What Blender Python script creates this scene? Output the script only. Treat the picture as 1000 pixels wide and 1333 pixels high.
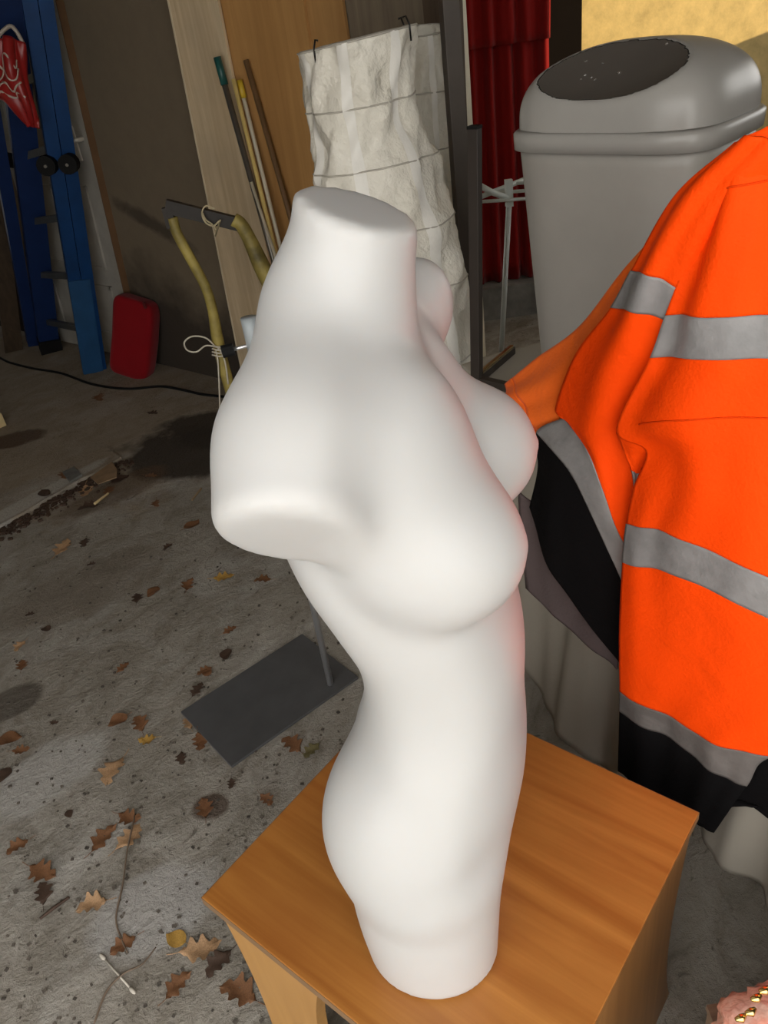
import bpy, math, random
import numpy as np
from mathutils import Vector, Matrix
for _o in list(bpy.data.objects): bpy.data.objects.remove(_o)
random.seed(7); RNG = np.random.default_rng(7)
scn = bpy.context.scene; COL = scn.collection

# ------------------------------------------------------------------ camera, sky, sun, exposure
FPX, CXP, CYP, CAMH = 1030.0, 500.0, 666.5, 1.5
_d = np.array([735-CXP, 2250-CYP, FPX]); _d /= np.linalg.norm(_d)
_up = -_d; _fw = np.array([0, 0, 1.0]); _fwd = _fw-_up*(_fw@_up); _fwd /= np.linalg.norm(_fwd)
CR = np.stack([np.cross(_fwd, _up), _fwd, _up])            # camera (x right, y down, z ahead) -> world
cd = bpy.data.cameras.new('camera'); cam = bpy.data.objects.new('camera', cd); COL.objects.link(cam)
cd.sensor_fit = 'HORIZONTAL'; cd.sensor_width = 36; cd.lens = 36*FPX/1000; cd.clip_start = .05
_m = Matrix.Identity(4)
for i in range(3):
    _m[i][0] = CR[i, 0]; _m[i][1] = -CR[i, 1]; _m[i][2] = -CR[i, 2]
_m[2][3] = CAMH
cam.matrix_world = _m; scn.camera = cam
scn.view_settings.view_transform = 'Standard'; scn.view_settings.look = 'None'
scn.view_settings.gamma = 1; scn.view_settings.use_curve_mapping = False
scn.view_settings.exposure = 0.32
world = bpy.data.worlds.new('sky'); scn.world = world; world.use_nodes = True
_bg = world.node_tree.nodes['Background']; _bg.inputs[0].default_value = (1.0, .978, .935, 1); _bg.inputs[1].default_value = 2.7
sd = bpy.data.lights.new('sun', 'SUN'); sd.energy = 3.6; sd.angle = .009; sd.color = (1, .80, .50)
sun = bpy.data.objects.new('sun', sd); COL.objects.link(sun); sun.location = (5, 1, 3)
SUND = Vector((-.72, .68, -.16)).normalized()
sun.rotation_euler = SUND.to_track_quat('-Z', 'Y').to_euler()

# portal so the daylight through the open garage front is sampled well
pl = bpy.data.lights.new('garage_opening', 'AREA'); pl.shape = 'RECTANGLE'; pl.size = 2.85; pl.size_y = 2.34
po = bpy.data.objects.new('garage_opening', pl); COL.objects.link(po); po.location = (-.275, -.24, 1.17); po.rotation_euler = (math.radians(90), 0, math.radians(180))
try: pl.cycles.is_portal = True
except Exception: pass

# ------------------------------------------------------------------ pixel helpers (1000 x 1333 frame)
CAMP = np.array([0, 0, CAMH])
def ray(x, y): return CR@np.array([(x-CXP)/FPX, (y-CYP)/FPX, 1.0])
def atz(x, y, z=0.0):
    r = ray(x, y); return CAMP+r*((z-CAMH)/r[2])
def aty(x, y, Y):
    r = ray(x, y); return CAMP+r*(Y/r[1])
WU = np.array([.735, -.678, 0]); WN = np.array([-.678, -.735, 0]); WP = np.array([-1.425, 4.25, 0])-WN*.14
def plw(x, y, off=0.0):                                     # point on the slanting garage wall, off metres in front of it
    r = ray(x, y); q = WP+WN*off; return CAMP+r*(((q-CAMP)@WN)/(r@WN))
def wall(u, z, off=0.0): return WP+WU*u+WN*off+np.array([0, 0, z])

# ------------------------------------------------------------------ materials
def nt(name):
    m = bpy.data.materials.new(name); m.use_nodes = True; t = m.node_tree
    return m, t, t.nodes['Principled BSDF']
def lnk(t, a, b): t.links.new(a, b)
def add(t, kind, **kw):
    n = t.nodes.new(kind)
    for k, v in kw.items():
        if k in n.inputs: n.inputs[k].default_value = v
        else: setattr(n, k, v)
    return n
def coords(t, scale=(1, 1, 1), rot=(0, 0, 0)):
    tc = add(t, 'ShaderNodeTexCoord'); m1 = add(t, 'ShaderNodeMapping'); m1.inputs['Rotation'].default_value = rot
    m2 = add(t, 'ShaderNodeMapping'); m2.inputs['Scale'].default_value = scale
    lnk(t, tc.outputs['Object'], m1.inputs[0]); lnk(t, m1.outputs[0], m2.inputs[0]); return m2.outputs[0]
def ramp(t, fac, stops):
    r = add(t, 'ShaderNodeValToRGB'); e = r.color_ramp.elements
    while len(e) < len(stops): e.new(.5)
    for el, (p, c) in zip(e, stops):
        el.position = p; el.color = (*c, 1) if len(c) == 3 else c
    lnk(t, fac, r.inputs[0]); return r.outputs[0]
def noise(t, vec, scale, detail=4, rough=.55, dist=0):
    n = add(t, 'ShaderNodeTexNoise', Scale=scale, Detail=detail, Roughness=rough, Distortion=dist)
    lnk(t, vec, n.inputs['Vector']); return n.outputs[0]
def mixc(t, fac, a, b, mode='MIX'):
    n = add(t, 'ShaderNodeMix', data_type='RGBA', blend_type=mode)
    for s, v in ((n.inputs[0], fac), (n.inputs[6], a), (n.inputs[7], b)):
        if isinstance(v, (int, float)): s.default_value = v
        elif isinstance(v, tuple): s.default_value = (*v, 1) if len(v) == 3 else v
        else: lnk(t, v, s)
    return n.outputs[2]
def bump(t, b, height, strength=.3, dist=.01):
    n = add(t, 'ShaderNodeBump', Strength=strength, Distance=dist); lnk(t, height, n.inputs['Height'])
    lnk(t, n.outputs[0], b.inputs['Normal']); return n
MATS = {}
def plain(name, col, rough=.6, metal=0.0, var=.12, scale=12, spec=.5, bmp=0.0, bscale=60, stretch=(1, 1, 1), trans=0.0):
    if name in MATS: return MATS[name]
    m, t, b = nt(name); v = coords(t, stretch)
    f = noise(t, v, scale, 4)
    lo = tuple(max(0, c*(1-var)) for c in col); hi = tuple(min(1, c*(1+var)) for c in col)
    lnk(t, ramp(t, f, [(.3, lo), (.7, hi)]), b.inputs['Base Color'])
    b.inputs['Roughness'].default_value = rough; b.inputs['Metallic'].default_value = metal
    b.inputs['Specular IOR Level'].default_value = spec
    if trans: b.inputs['Transmission Weight'].default_value = trans
    if bmp: bump(t, b, noise(t, v, bscale, 3), bmp, .004)
    MATS[name] = m; return m
def wood(name, dark, light, axis='z', rotz=0.0, rough=.5, fine=1.0, blotch=.25, bmp=.1, blotchcol=None):
    if name in MATS: return MATS[name]
    m, t, b = nt(name)
    sc = {'x': (1.2, 22, 22), 'y': (22, 1.2, 22), 'z': (22, 22, 1.2)}[axis]
    v = coords(t, tuple(s*fine for s in sc), (0, 0, rotz))
    g = noise(t, v, 1.6, 6, .6, .6)
    c = ramp(t, g, [(.28, dark), (.5, tuple((a+b_)/2 for a, b_ in zip(dark, light))), (.72, light)])
    v2 = coords(t, (1.5, 1.5, 1.5)); bl = noise(t, v2, 2.2, 3)
    bc = blotchcol or tuple(x*.6 for x in dark)
    fac = ramp(t, bl, [(.42, (0, 0, 0)), (.7, (blotch,)*3)])
    lnk(t, mixc(t, fac, c, bc), b.inputs['Base Color'])
    b.inputs['Roughness'].default_value = rough
    bump(t, b, g, bmp, .002)
    MATS[name] = m; return m

# ------------------------------------------------------------------ object helpers
ORG = {}
def tagit(o, label, cat, group=None, kind=None):
    if label: o['label'] = label
    if cat: o['category'] = cat
    if group: o['group'] = group
    if kind: o['kind'] = kind
def thing(name, label, cat, loc=(0, 0, 0), group=None, kind=None):
    o = bpy.data.objects.new(name, None); o.empty_display_size = .05; COL.objects.link(o)
    o.location = Vector([float(c) for c in loc]); ORG[o] = np.array(loc, float); tagit(o, label, cat, group, kind); return o
def obj(name, V, F, mat, parent=None, smooth=False, org=None):
    V = np.asarray(V, float)
    og = ORG[parent] if parent else (np.asarray(org, float) if org is not None else V.mean(0)*[1, 1, 0]+[0, 0, V[:, 2].min()])
    me = bpy.data.meshes.new(name); me.from_pydata([tuple(p) for p in (V-og)], [], [tuple(int(i) for i in f) for f in F]); me.validate()
    me.materials.append(mat)
    if smooth: me.polygons.foreach_set('use_smooth', [True]*len(me.polygons))
    o = bpy.data.objects.new(name, me); COL.objects.link(o); ORG[o] = og
    if parent: o.parent = parent
    else: o.location = og
    return o
def bevel(o, w=.003, seg=2):
    md = o.modifiers.new('bevel', 'BEVEL'); md.width = w; md.segments = seg; md.limit_method = 'ANGLE'; md.angle_limit = .6; return o
def join(*parts):
    V = []; F = []; n = 0
    for v, f in parts:
        V.append(np.asarray(v, float)); F += [tuple(i+n for i in ff) for ff in f]; n += len(v)
    return np.concatenate(V), F
CUBEF = [(0, 3, 2, 1), (4, 5, 6, 7), (0, 1, 5, 4), (1, 2, 6, 5), (2, 3, 7, 6), (3, 0, 4, 7)]
def boxm(c, hx, hy, hz, ax=None):
    ax = np.eye(3) if ax is None else np.asarray(ax, float); c = np.asarray(c, float)
    s = [(-1, -1, -1), (1, -1, -1), (1, 1, -1), (-1, 1, -1), (-1, -1, 1), (1, -1, 1), (1, 1, 1), (-1, 1, 1)]
    return np.array([c+ax[0]*hx*a+ax[1]*hy*b+ax[2]*hz*d for a, b, d in s]), CUBEF
def axes(u):                                                # frame with horizontal first axis u
    u = np.array([u[0], u[1], 0.0]); u /= np.linalg.norm(u); return np.array([u, [-u[1], u[0], 0], [0, 0, 1]])
def prism(poly, d):                                         # extrude a planar polygon (n x 3) by vector d
    p = np.asarray(poly, float); n = len(p); V = np.concatenate([p, p+np.asarray(d, float)])
    F = [tuple(range(n))[::-1], tuple(range(n, 2*n))]+[(i, (i+1) % n, n+(i+1) % n, n+i) for i in range(n)]
    return V, F
def cat_rom(P, n):
    P = np.asarray(P, float)
    if len(P) == 2: return P[0]+(P[1]-P[0])*np.linspace(0, 1, n)[:, None]
    Q = np.concatenate([[2*P[0]-P[1]], P, [2*P[-1]-P[-2]]]); out = []
    for s in np.linspace(0, len(P)-1, n):
        i = min(int(s), len(P)-2); t = s-i; a, b, c, d = Q[i:i+4]
        out.append(.5*((2*b)+(c-a)*t+(2*a-5*b+4*c-d)*t*t+(3*b-a-3*c+d)*t**3))
    return np.array(out)
def tubem(P, r, seg=10, n=None, cap=True, flat=1.0):
    P = cat_rom(P, n) if n else np.asarray(P, float)
    rr = np.broadcast_to(np.asarray(r, float), (len(P),)) if np.ndim(r) == 0 or len(r) == len(P) else np.interp(np.linspace(0, 1, len(P)), np.linspace(0, 1, len(r)), r)
    T = np.gradient(P, axis=0); T /= np.linalg.norm(T, axis=1, keepdims=True)+1e-12
    a = np.array([0, 0, 1.0]) if abs(T[0][2]) < .9 else np.array([1.0, 0, 0]); V = []; F = []
    for i in range(len(P)):
        a = a-T[i]*(a@T[i]); a /= np.linalg.norm(a); b = np.cross(T[i], a)
        for k in range(seg):
            w = 2*math.pi*k/seg; V.append(P[i]+rr[i]*(a*math.cos(w)*flat+b*math.sin(w)))
    for i in range(len(P)-1):
        for k in range(seg):
            k2 = (k+1) % seg; F.append((i*seg+k, i*seg+k2, (i+1)*seg+k2, (i+1)*seg+k))
    if cap: F.append(tuple(range(seg))[::-1]); F.append(tuple((len(P)-1)*seg+k for k in range(seg)))
    return np.array(V), F
def barm(p, q, w, d, side):                                 # rectangular bar p->q, half width w along side, half depth d
    p = np.asarray(p, float); q = np.asarray(q, float); t = (q-p)/np.linalg.norm(q-p)
    s = np.asarray(side, float); s = s-t*(s@t); s /= np.linalg.norm(s); e = np.cross(t, s)
    return boxm((p+q)/2, w, d, np.linalg.norm(q-p)/2, np.array([s, e, t]))
def gridf(nu, nv): return [(j*nu+i, j*nu+i+1, (j+1)*nu+i+1, (j+1)*nu+i) for j in range(nv-1) for i in range(nu-1)]
def patch(rows, nu, tv):                                    # smooth surface through control rows; tv = row parameters
    R_ = [cat_rom(r, nu) for r in rows]; R_ = np.array(R_); out = np.zeros((len(tv), nu, 3)); m = len(rows)
    Q = np.concatenate([[2*R_[0]-R_[1]], R_, [2*R_[-1]-R_[-2]]])
    for k, s in enumerate(tv):
        i = min(int(s), m-2); t = s-i; a, b, c, d = Q[i:i+4]
        out[k] = .5*((2*b)+(c-a)*t+(2*a-5*b+4*c-d)*t*t+(3*b-a-3*c+d)*t**3)
    return out
def pnormal(G):
    du = np.gradient(G, axis=1); dv = np.gradient(G, axis=0); n = np.cross(du, dv); return n/(np.linalg.norm(n, axis=2, keepdims=True)+1e-12)
def solid(o, th, off=0.0):
    md = o.modifiers.new('solid', 'SOLIDIFY'); md.thickness = th; md.offset = off; return o
def smooth_sub(o, lv=1):
    md = o.modifiers.new('sub', 'SUBSURF'); md.levels = lv; md.render_levels = lv; return o
# ------------------------------------------------------------------ materials used below
A_, B2_ = atz(-60, 724), atz(162, 598)
def concrete():
    m, t, b = nt('concrete'); v = coords(t)
    vs = coords(t, (.85, 1.35, 1), (0, 0, -.82)); big = noise(t, v, 1.3, 6, .6); mid = noise(t, vs, 8, 8, .68, .9); pal = noise(t, vs, 3.2, 5, .6, .5); fine = noise(t, v, 70, 6, .7)
    c = ramp(t, mid, [(.30, (.165, .145, .115)), (.5, (.32, .295, .255)), (.72, (.46, .43, .385))])
    c = mixc(t, ramp(t, big, [(.35, (0, 0, 0)), (.65, (.6, .6, .6))]), c, (.22, .19, .15))
    c = mixc(t, ramp(t, pal, [(.52, (0, 0, 0)), (.68, (.55, .55, .55))]), c, (.50, .485, .455))
    pit = noise(t, vs, 20, 5, .65, 1.6)
    c = mixc(t, ramp(t, pit, [(.62, (0, 0, 0)), (.70, (.7, .7, .7))]), c, (.07, .056, .043))
    c = mixc(t, ramp(t, fine, [(.62, (0, 0, 0)), (.75, (.5, .5, .5))]), c, (.52, .50, .47))
    def stain(p, rx, ry, col, amt, rot=0.0):
        nonlocal c
        tc = add(t, 'ShaderNodeTexCoord'); mp = add(t, 'ShaderNodeMapping', vector_type='TEXTURE')
        mp.inputs['Location'].default_value = (p[0], p[1], 0); mp.inputs['Rotation'].default_value = (0, 0, rot); mp.inputs['Scale'].default_value = (rx, ry, 1)
        lnk(t, tc.outputs['Object'], mp.inputs[0])
        ln = add(t, 'ShaderNodeVectorMath', operation='LENGTH'); lnk(t, mp.outputs[0], ln.inputs[0])
        ad = add(t, 'ShaderNodeMath', operation='MULTIPLY_ADD'); lnk(t, big2, ad.inputs[0]); ad.inputs[1].default_value = 1.1; lnk(t, ln.outputs['Value'], ad.inputs[2])
        c = mixc(t, stf(ad.outputs[0], amt), c, col)
    def stf(fac, amt):
        mr = add(t, 'ShaderNodeMapRange'); mr.inputs['From Min'].default_value = 1.35; mr.inputs['From Max'].default_value = 1.6
        mr.inputs['To Min'].default_value = amt; mr.inputs['To Max'].default_value = 0; lnk(t, fac, mr.inputs[0]); return mr.outputs[0]
    big2 = noise(t, v, 5, 4, .6)
    p = np.array([-1.7, 3.9, 0]); stain(p, 1.5, 1.1, (.29, .22, .14), .55, -.7)
    p = atz(245, 590); stain(p, .34, .22, (.030, .022, .014), .93, -.5)
    p = atz(285, 560); stain(p, .30, .18, (.030, .022, .014), .93, -.6)
    p = atz(10, 575); stain(p, .16, .10, (.07, .035, .015), .85)
    p = (A_+B2_)/2+np.array([-.045, .040, 0]); stain(p, .36, .05, (.47, .45, .41), .75, .84)
    p = atz(120, 760); stain(p, .30, .16, (.16, .125, .09), .45, .5)
    p = atz(60, 1010); stain(p, .16, .10, (.50, .49, .47), .5, .6)
    p = atz(200, 1180); stain(p, .14, .10, (.50, .49, .48), .5, .4)
    p = atz(15, 915); stain(p, .09, .06, (.07, .055, .04), .8, .6)
    p = atz(150, 640); stain(p, .25, .10, (.10, .06, .03), .6, .7)
    p = atz(275, 1050); stain(p, .05, .04, (.06, .03, .015), .8)
    lnk(t, c, b.inputs['Base Color']); b.inputs['Roughness'].default_value = .85
    h = mixc(t, .5, mid, pit); h2 = mixc(t, .35, h, fine)
    bump(t, b, h2, .9, .025)
    return m
CONC = concrete()
def wallmat(name, base, dark, amt, zlim=.9, smear=None, mot=1.0):
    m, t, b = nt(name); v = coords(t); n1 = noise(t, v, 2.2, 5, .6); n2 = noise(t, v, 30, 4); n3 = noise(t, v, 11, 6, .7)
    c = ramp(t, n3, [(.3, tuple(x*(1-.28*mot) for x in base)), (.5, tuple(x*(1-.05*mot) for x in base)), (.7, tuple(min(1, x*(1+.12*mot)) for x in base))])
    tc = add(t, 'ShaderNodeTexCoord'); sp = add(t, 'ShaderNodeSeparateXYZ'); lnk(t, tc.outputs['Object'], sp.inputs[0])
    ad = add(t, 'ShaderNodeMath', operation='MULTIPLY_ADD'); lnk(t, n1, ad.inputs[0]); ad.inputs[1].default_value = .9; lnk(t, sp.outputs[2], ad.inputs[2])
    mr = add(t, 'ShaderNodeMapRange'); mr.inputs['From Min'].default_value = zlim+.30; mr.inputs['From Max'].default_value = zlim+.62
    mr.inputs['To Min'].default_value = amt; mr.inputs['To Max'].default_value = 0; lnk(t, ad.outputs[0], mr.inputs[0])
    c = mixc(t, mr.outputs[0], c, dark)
    if smear is not None:                                   # old arched scuff left on the plaster
        mp = add(t, 'ShaderNodeMapping', vector_type='TEXTURE'); mp.inputs['Location'].default_value = tuple(smear); mp.inputs['Rotation'].default_value = (0, .35, math.atan2(WU[1], WU[0])); mp.inputs['Scale'].default_value = (.30, .5, .045)
        lnk(t, tc.outputs['Object'], mp.inputs[0]); ln = add(t, 'ShaderNodeVectorMath', operation='LENGTH'); lnk(t, mp.outputs[0], ln.inputs[0])
        a2 = add(t, 'ShaderNodeMath', operation='MULTIPLY_ADD'); lnk(t, n3, a2.inputs[0]); a2.inputs[1].default_value = 1.2; lnk(t, ln.outputs['Value'], a2.inputs[2])
        m3 = add(t, 'ShaderNodeMapRange'); m3.inputs['From Min'].default_value = 1.1; m3.inputs['From Max'].default_value = 1.7; m3.inputs['To Min'].default_value = .7; m3.inputs['To Max'].default_value = 0
        lnk(t, a2.outputs[0], m3.inputs[0]); c = mixc(t, m3.outputs[0], c, dark)
    lnk(t, c, b.inputs['Base Color']); b.inputs['Roughness'].default_value = .9
    bump(t, b, n2, .3, .006); return m
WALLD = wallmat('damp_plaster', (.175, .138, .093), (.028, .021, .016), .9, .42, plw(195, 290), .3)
OCHRE = wallmat('ochre_render', (.62, .46, .19), (.25, .2, .12), .5, .0)
PALEW = plain('pale_wall', (.24, .215, .18), .9, bmp=.3)
WHITEP = plain('aged_white_paint', (.72, .66, .50), .55, var=.08)

# ------------------------------------------------------------------ the setting
def struct(name, V, F, mat): 
    o = obj(name, V, F, mat, org=(0, 0, 0)); o['kind'] = 'structure'; return o
struct('floor', *boxm((0, 1.2, -.05), 3.7, 5.6, .05), CONC)
A = atz(-60, 724); B_ = atz(162, 598)
pad = [A[:2], B_[:2], (-1.30, 3.32), (-1.75, 3.75), (-2.9, 4.6), (-3.2, 3.2), (-2.5, 1.7)]
pz = [.020, .016, .003, .002, .002, .012, .02]
rim = []
for i, (p, z) in enumerate(zip(pad, pz)):
    q = pad[(i+1) % len(pad)]; z2 = pz[(i+1) % len(pz)]
    L = np.linalg.norm(np.array(q)-p); k = max(2, int(L/.05))
    for s in range(k):
        f = s/k; c = np.array(p)*(1-f)+np.array(q)*f+RNG.normal(0, .006, 2); rim.append((c[0], c[1], z*(1-f)+z2*f))
rim = np.array(rim); _b = rim.copy(); _b[:, 2] = -.004
struct('floor_raised_slab', *prism(_b, (0, 0, .004)), CONC)
_v = np.concatenate([_b, rim]); n_ = len(rim)
bpy.data.objects['floor_raised_slab'].data.clear_geometry()
bpy.data.objects['floor_raised_slab'].data.from_pydata([tuple(p) for p in _v], [], [tuple(range(n_, 2*n_))]+[(i, (i+1) % n_, n_+(i+1) % n_, n_+i) for i in range(n_)])
_we = (plw(592, 100)-WP)@WU; W1A, W1B = wall(-2.7, 0), wall(_we, 0)
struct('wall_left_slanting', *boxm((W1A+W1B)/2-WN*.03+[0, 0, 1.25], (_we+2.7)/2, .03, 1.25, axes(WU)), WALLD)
struct('wall_left', *boxm((-3.5, 2.95, 1.25), .08, 3.25, 1.25), PALEW)
struct('wall_back', *boxm((1.9, 4.43, 1.25), 2.0, .08, 1.25), OCHRE)
WX = 3.05
struct('wall_right', *join(boxm((WX+.06, -.95, 1.25), .06, 3.05, 1.25), boxm((WX+.06, 4.14, 1.25), .06, .36, 1.25),
       boxm((WX+.06, 2.94, .66), .06, .84, .66), boxm((WX+.06, 2.94, 2.3), .06, .84, .2)), PALEW)
struct('ceiling', *boxm((-.2, 3.17, 2.55), 3.5, 3.48, .05), plain('ceiling_boards', (.30, .26, .21), .9))
struct('wall_front', *join(boxm((2.1, -.25, 1.25), .95, .06, 1.25), boxm((-.9, -.25, 2.42), 2.5, .06, .08), boxm((-2.55, -.25, 1.2), .85, .06, 1.2)), PALEW)
# white painted jamb at the end of the slanting wall
_tu = (plw(598, 100, .03)-WP)@WU
struct('trim_1', *boxm(wall(_tu, 1.25, .02), .018, .022, 1.25, axes(WU)), WHITEP)
# black door post beside the red curtain
_l = aty(712, 30, 4.2); _r = aty(757, 30, 4.2)
o = struct('trim_2', *boxm(((_l[0]+_r[0])/2, 4.27, 1.25), (_r[0]-_l[0])/2, .08, 1.25), plain('black_paint', (.006, .004, .003), .85, spec=.08)); bevel(o)
_l2 = aty(752, 30, 4.19); 
struct('step_1', *boxm((.85, 4.20, .085), .5, .16, .085), plain('rough_stone', (.20, .19, .17), .95, var=.35, scale=9, bmp=.8, bscale=20))

# panelled white door in the slanting wall
dr = thing('door_1', None, None, wall(-.2, 0), kind='structure')
e0 = plw(64, -40, .03); e1 = plw(160, 372, .03)              # right hand edge of the leaf as it stands
eu0 = (e0-WP)@WU; eu1 = (e1-WP)@WU; zt, zb_ = e0[2], e1[2]
def du(z, off): return eu1+(eu0-eu1)*(z-zb_)/(zt-zb_)-off     # u of a line parallel to that edge
def dpoly(o0, o1, z0, z1, off): return [wall(du(z0, o0), z0, off), wall(du(z0, o1), z0, off), wall(du(z1, o1), z1, off), wall(du(z1, o0), z1, off)]
DOORM = plain('dingy_white_gloss', (.36, .34, .30), .5, var=.1)
leaf = obj('door_leaf', *prism(dpoly(.0, .78, .02, 2.1, .0), WN*.035), DOORM, dr)
obj('door_edge', *prism(dpoly(-.006, .0, .0, 2.12, .0), WN*.036), plain('brown_stain', (.16, .085, .04), .6), dr)
for (a, b, z0, z1) in ((.10, .36, .13, .42), (.10, .36, .50, .92), (.42, .68, .13, .42), (.42, .68, .50, .92), (.10, .36, 1.18, 1.95), (.42, .68, 1.18, 1.95)):
    V1 = []
    fr = []
    for (x0, x1, y0, y1) in ((a, a+.022, z0, z1), (b-.022, b, z0, z1), (a, b, z0, z0+.022), (a, b, z1-.022, z1)):
        fr.append(prism(dpoly(x0, x1, y0, y1, .035), WN*.010))
    obj('panel_moulding', *join(*fr), DOORM, leaf)
hp = plw(98, 183, .075); hq = plw(81, 184, .085)
CHROME = plain('chrome', (.75, .75, .76), .30, .8, var=.03)
WHPL = plain('white_lever', (.62, .58, .50), .35, var=.03)
hd = obj('door_handle', *tubem([hp+WN*-.045, hp, hp+(hq-hp)*.3, hq], [.011, .011, .010, .009], 8), WHPL, leaf, True)
obj('handle_plate', *boxm(plw(98, 187, .04), .018, .004, .075, axes(WU)), WHPL, leaf)

# ------------------------------------------------------------------ wooden boards standing along the slanting wall
PALEPLY = wood('weathered_plywood', (.52, .38, .22), (.74, .60, .40), 'z', .9, .7, .8, .5, .15, (.38, .31, .22))
BROWNPLY = wood('brown_plywood', (.40, .20, .062), (.56, .31, .11), 'z', .9, .55, .7, .25, .05)
GREYWOOD = wood('grey_boards', (.13, .10, .07), (.22, .175, .12), 'z', .9, .7, 1.0, .4, .2)
EDGEM = plain('cut_plywood_edge', (.66, .56, .40), .7)
def board(name, label, xt, xb, yb, off, th, mat, edge=False, group='boards leaning along the wall'):
    # xt, xb: pixel x of left and right edges at y=-30 and at y=yb
    p = [plw(xt[0], -30, off), plw(xt[1], -30, off), plw(xb[1], yb, off), plw(xb[0], yb, off)]
    l, r = p[3]+(p[0]-p[3])*1.0, p[2]+(p[1]-p[2])
    def ext(a, b, z): return a+(b-a)*(z-a[2])/(b[2]-a[2])
    q = [ext(p[3], p[0], 2.28), ext(p[2], p[1], 2.28), ext(p[2], p[1], 0.003), ext(p[3], p[0], 0.003)]
    t = thing(name, label, 'board', (np.array(q[2])+q[3])/2*[1, 1, 0], group)
    obj('sheet_face', *prism(q, -WN*th), mat, t)
    if edge:
        w = WU*.008
        obj('cut_edge', *prism([q[0]+WN*.002, q[0]+w+WN*.002, q[3]+w+WN*.002, q[3]+WN*.002], -WN*(th+.002)), EDGEM, t)
    return t
board('plywood_board', 'pale weathered plywood board standing behind the yellow hand truck', (212, 277), (308, 372), 453, .085, .012, PALEPLY, True)
board('plywood_board', 'wide smooth brown plywood board beside the pale weathered board', (268, 390), (348, 462), 453, .066, .012, BROWNPLY)
board('plywood_board', 'brown plywood board directly behind the paper lantern', (391, 441), (463, 512), 453, .052, .012, wood('brown_plywood_b', (.34, .17, .055), (.50, .28, .10), 'z', .9, .55, .7, .3, .05))
board('wooden_board', 'grey brown rough board showing above the paper lantern', (441, 547), (512, 590), 453, .030, .02, GREYWOOD)
board('wooden_board', 'dark brown board behind the black metal upright', (547, 596), (590, 616), 453, .056, .02, wood('dark_board', (.05, .032, .02), (.09, .06, .035), 'z', .9, .7))

# ------------------------------------------------------------------ mannequin torso
def interp(z, zs, vs):
    zs = np.asarray(zs, float); vs = np.asarray(vs, float); m = np.gradient(vs, zs)
    i = np.clip(np.searchsorted(zs, z)-1, 0, len(zs)-2); hh = zs[i+1]-zs[i]; t = np.clip((z-zs[i])/hh, 0, 1)
    return (1+2*t)*(1-t)**2*vs[i]+t*(1-t)**2*hh*m[i]+t*t*(3-2*t)*vs[i+1]+t*t*(t-1)*hh*m[i+1]
def smin(a,b,k):
    h=np.clip(.5+.5*(b-a)/k,0,1); return b+(a-b)*h-k*h*(1-h)
def smax(a,b,k): return -smin(-a,-b,k)
def ell(a,b,z,c,r,rot=None):
    p=np.stack([a-c[0],b-c[1],z-c[2]],-1)
    if rot is not None: p=p@np.asarray(rot)   # columns = local axes
    r=np.asarray(r,float)
    k0=np.sqrt(((p/r)**2).sum(-1)); k1=np.sqrt(((p/r**2)**2).sum(-1))+1e-9
    return k0*(k0-1)/k1
def capsule(a,b,z,p0,p1,r0,r1):
    p0=np.array(p0);p1=np.array(p1);d=p1-p0
    p=np.stack([a-p0[0],b-p0[1],z-p0[2]],-1)
    t=np.clip((p@d)/(d@d),0,1)
    q=p-t[...,None]*d
    return np.sqrt((q**2).sum(-1))-(r0+(r1-r0)*t)
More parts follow.
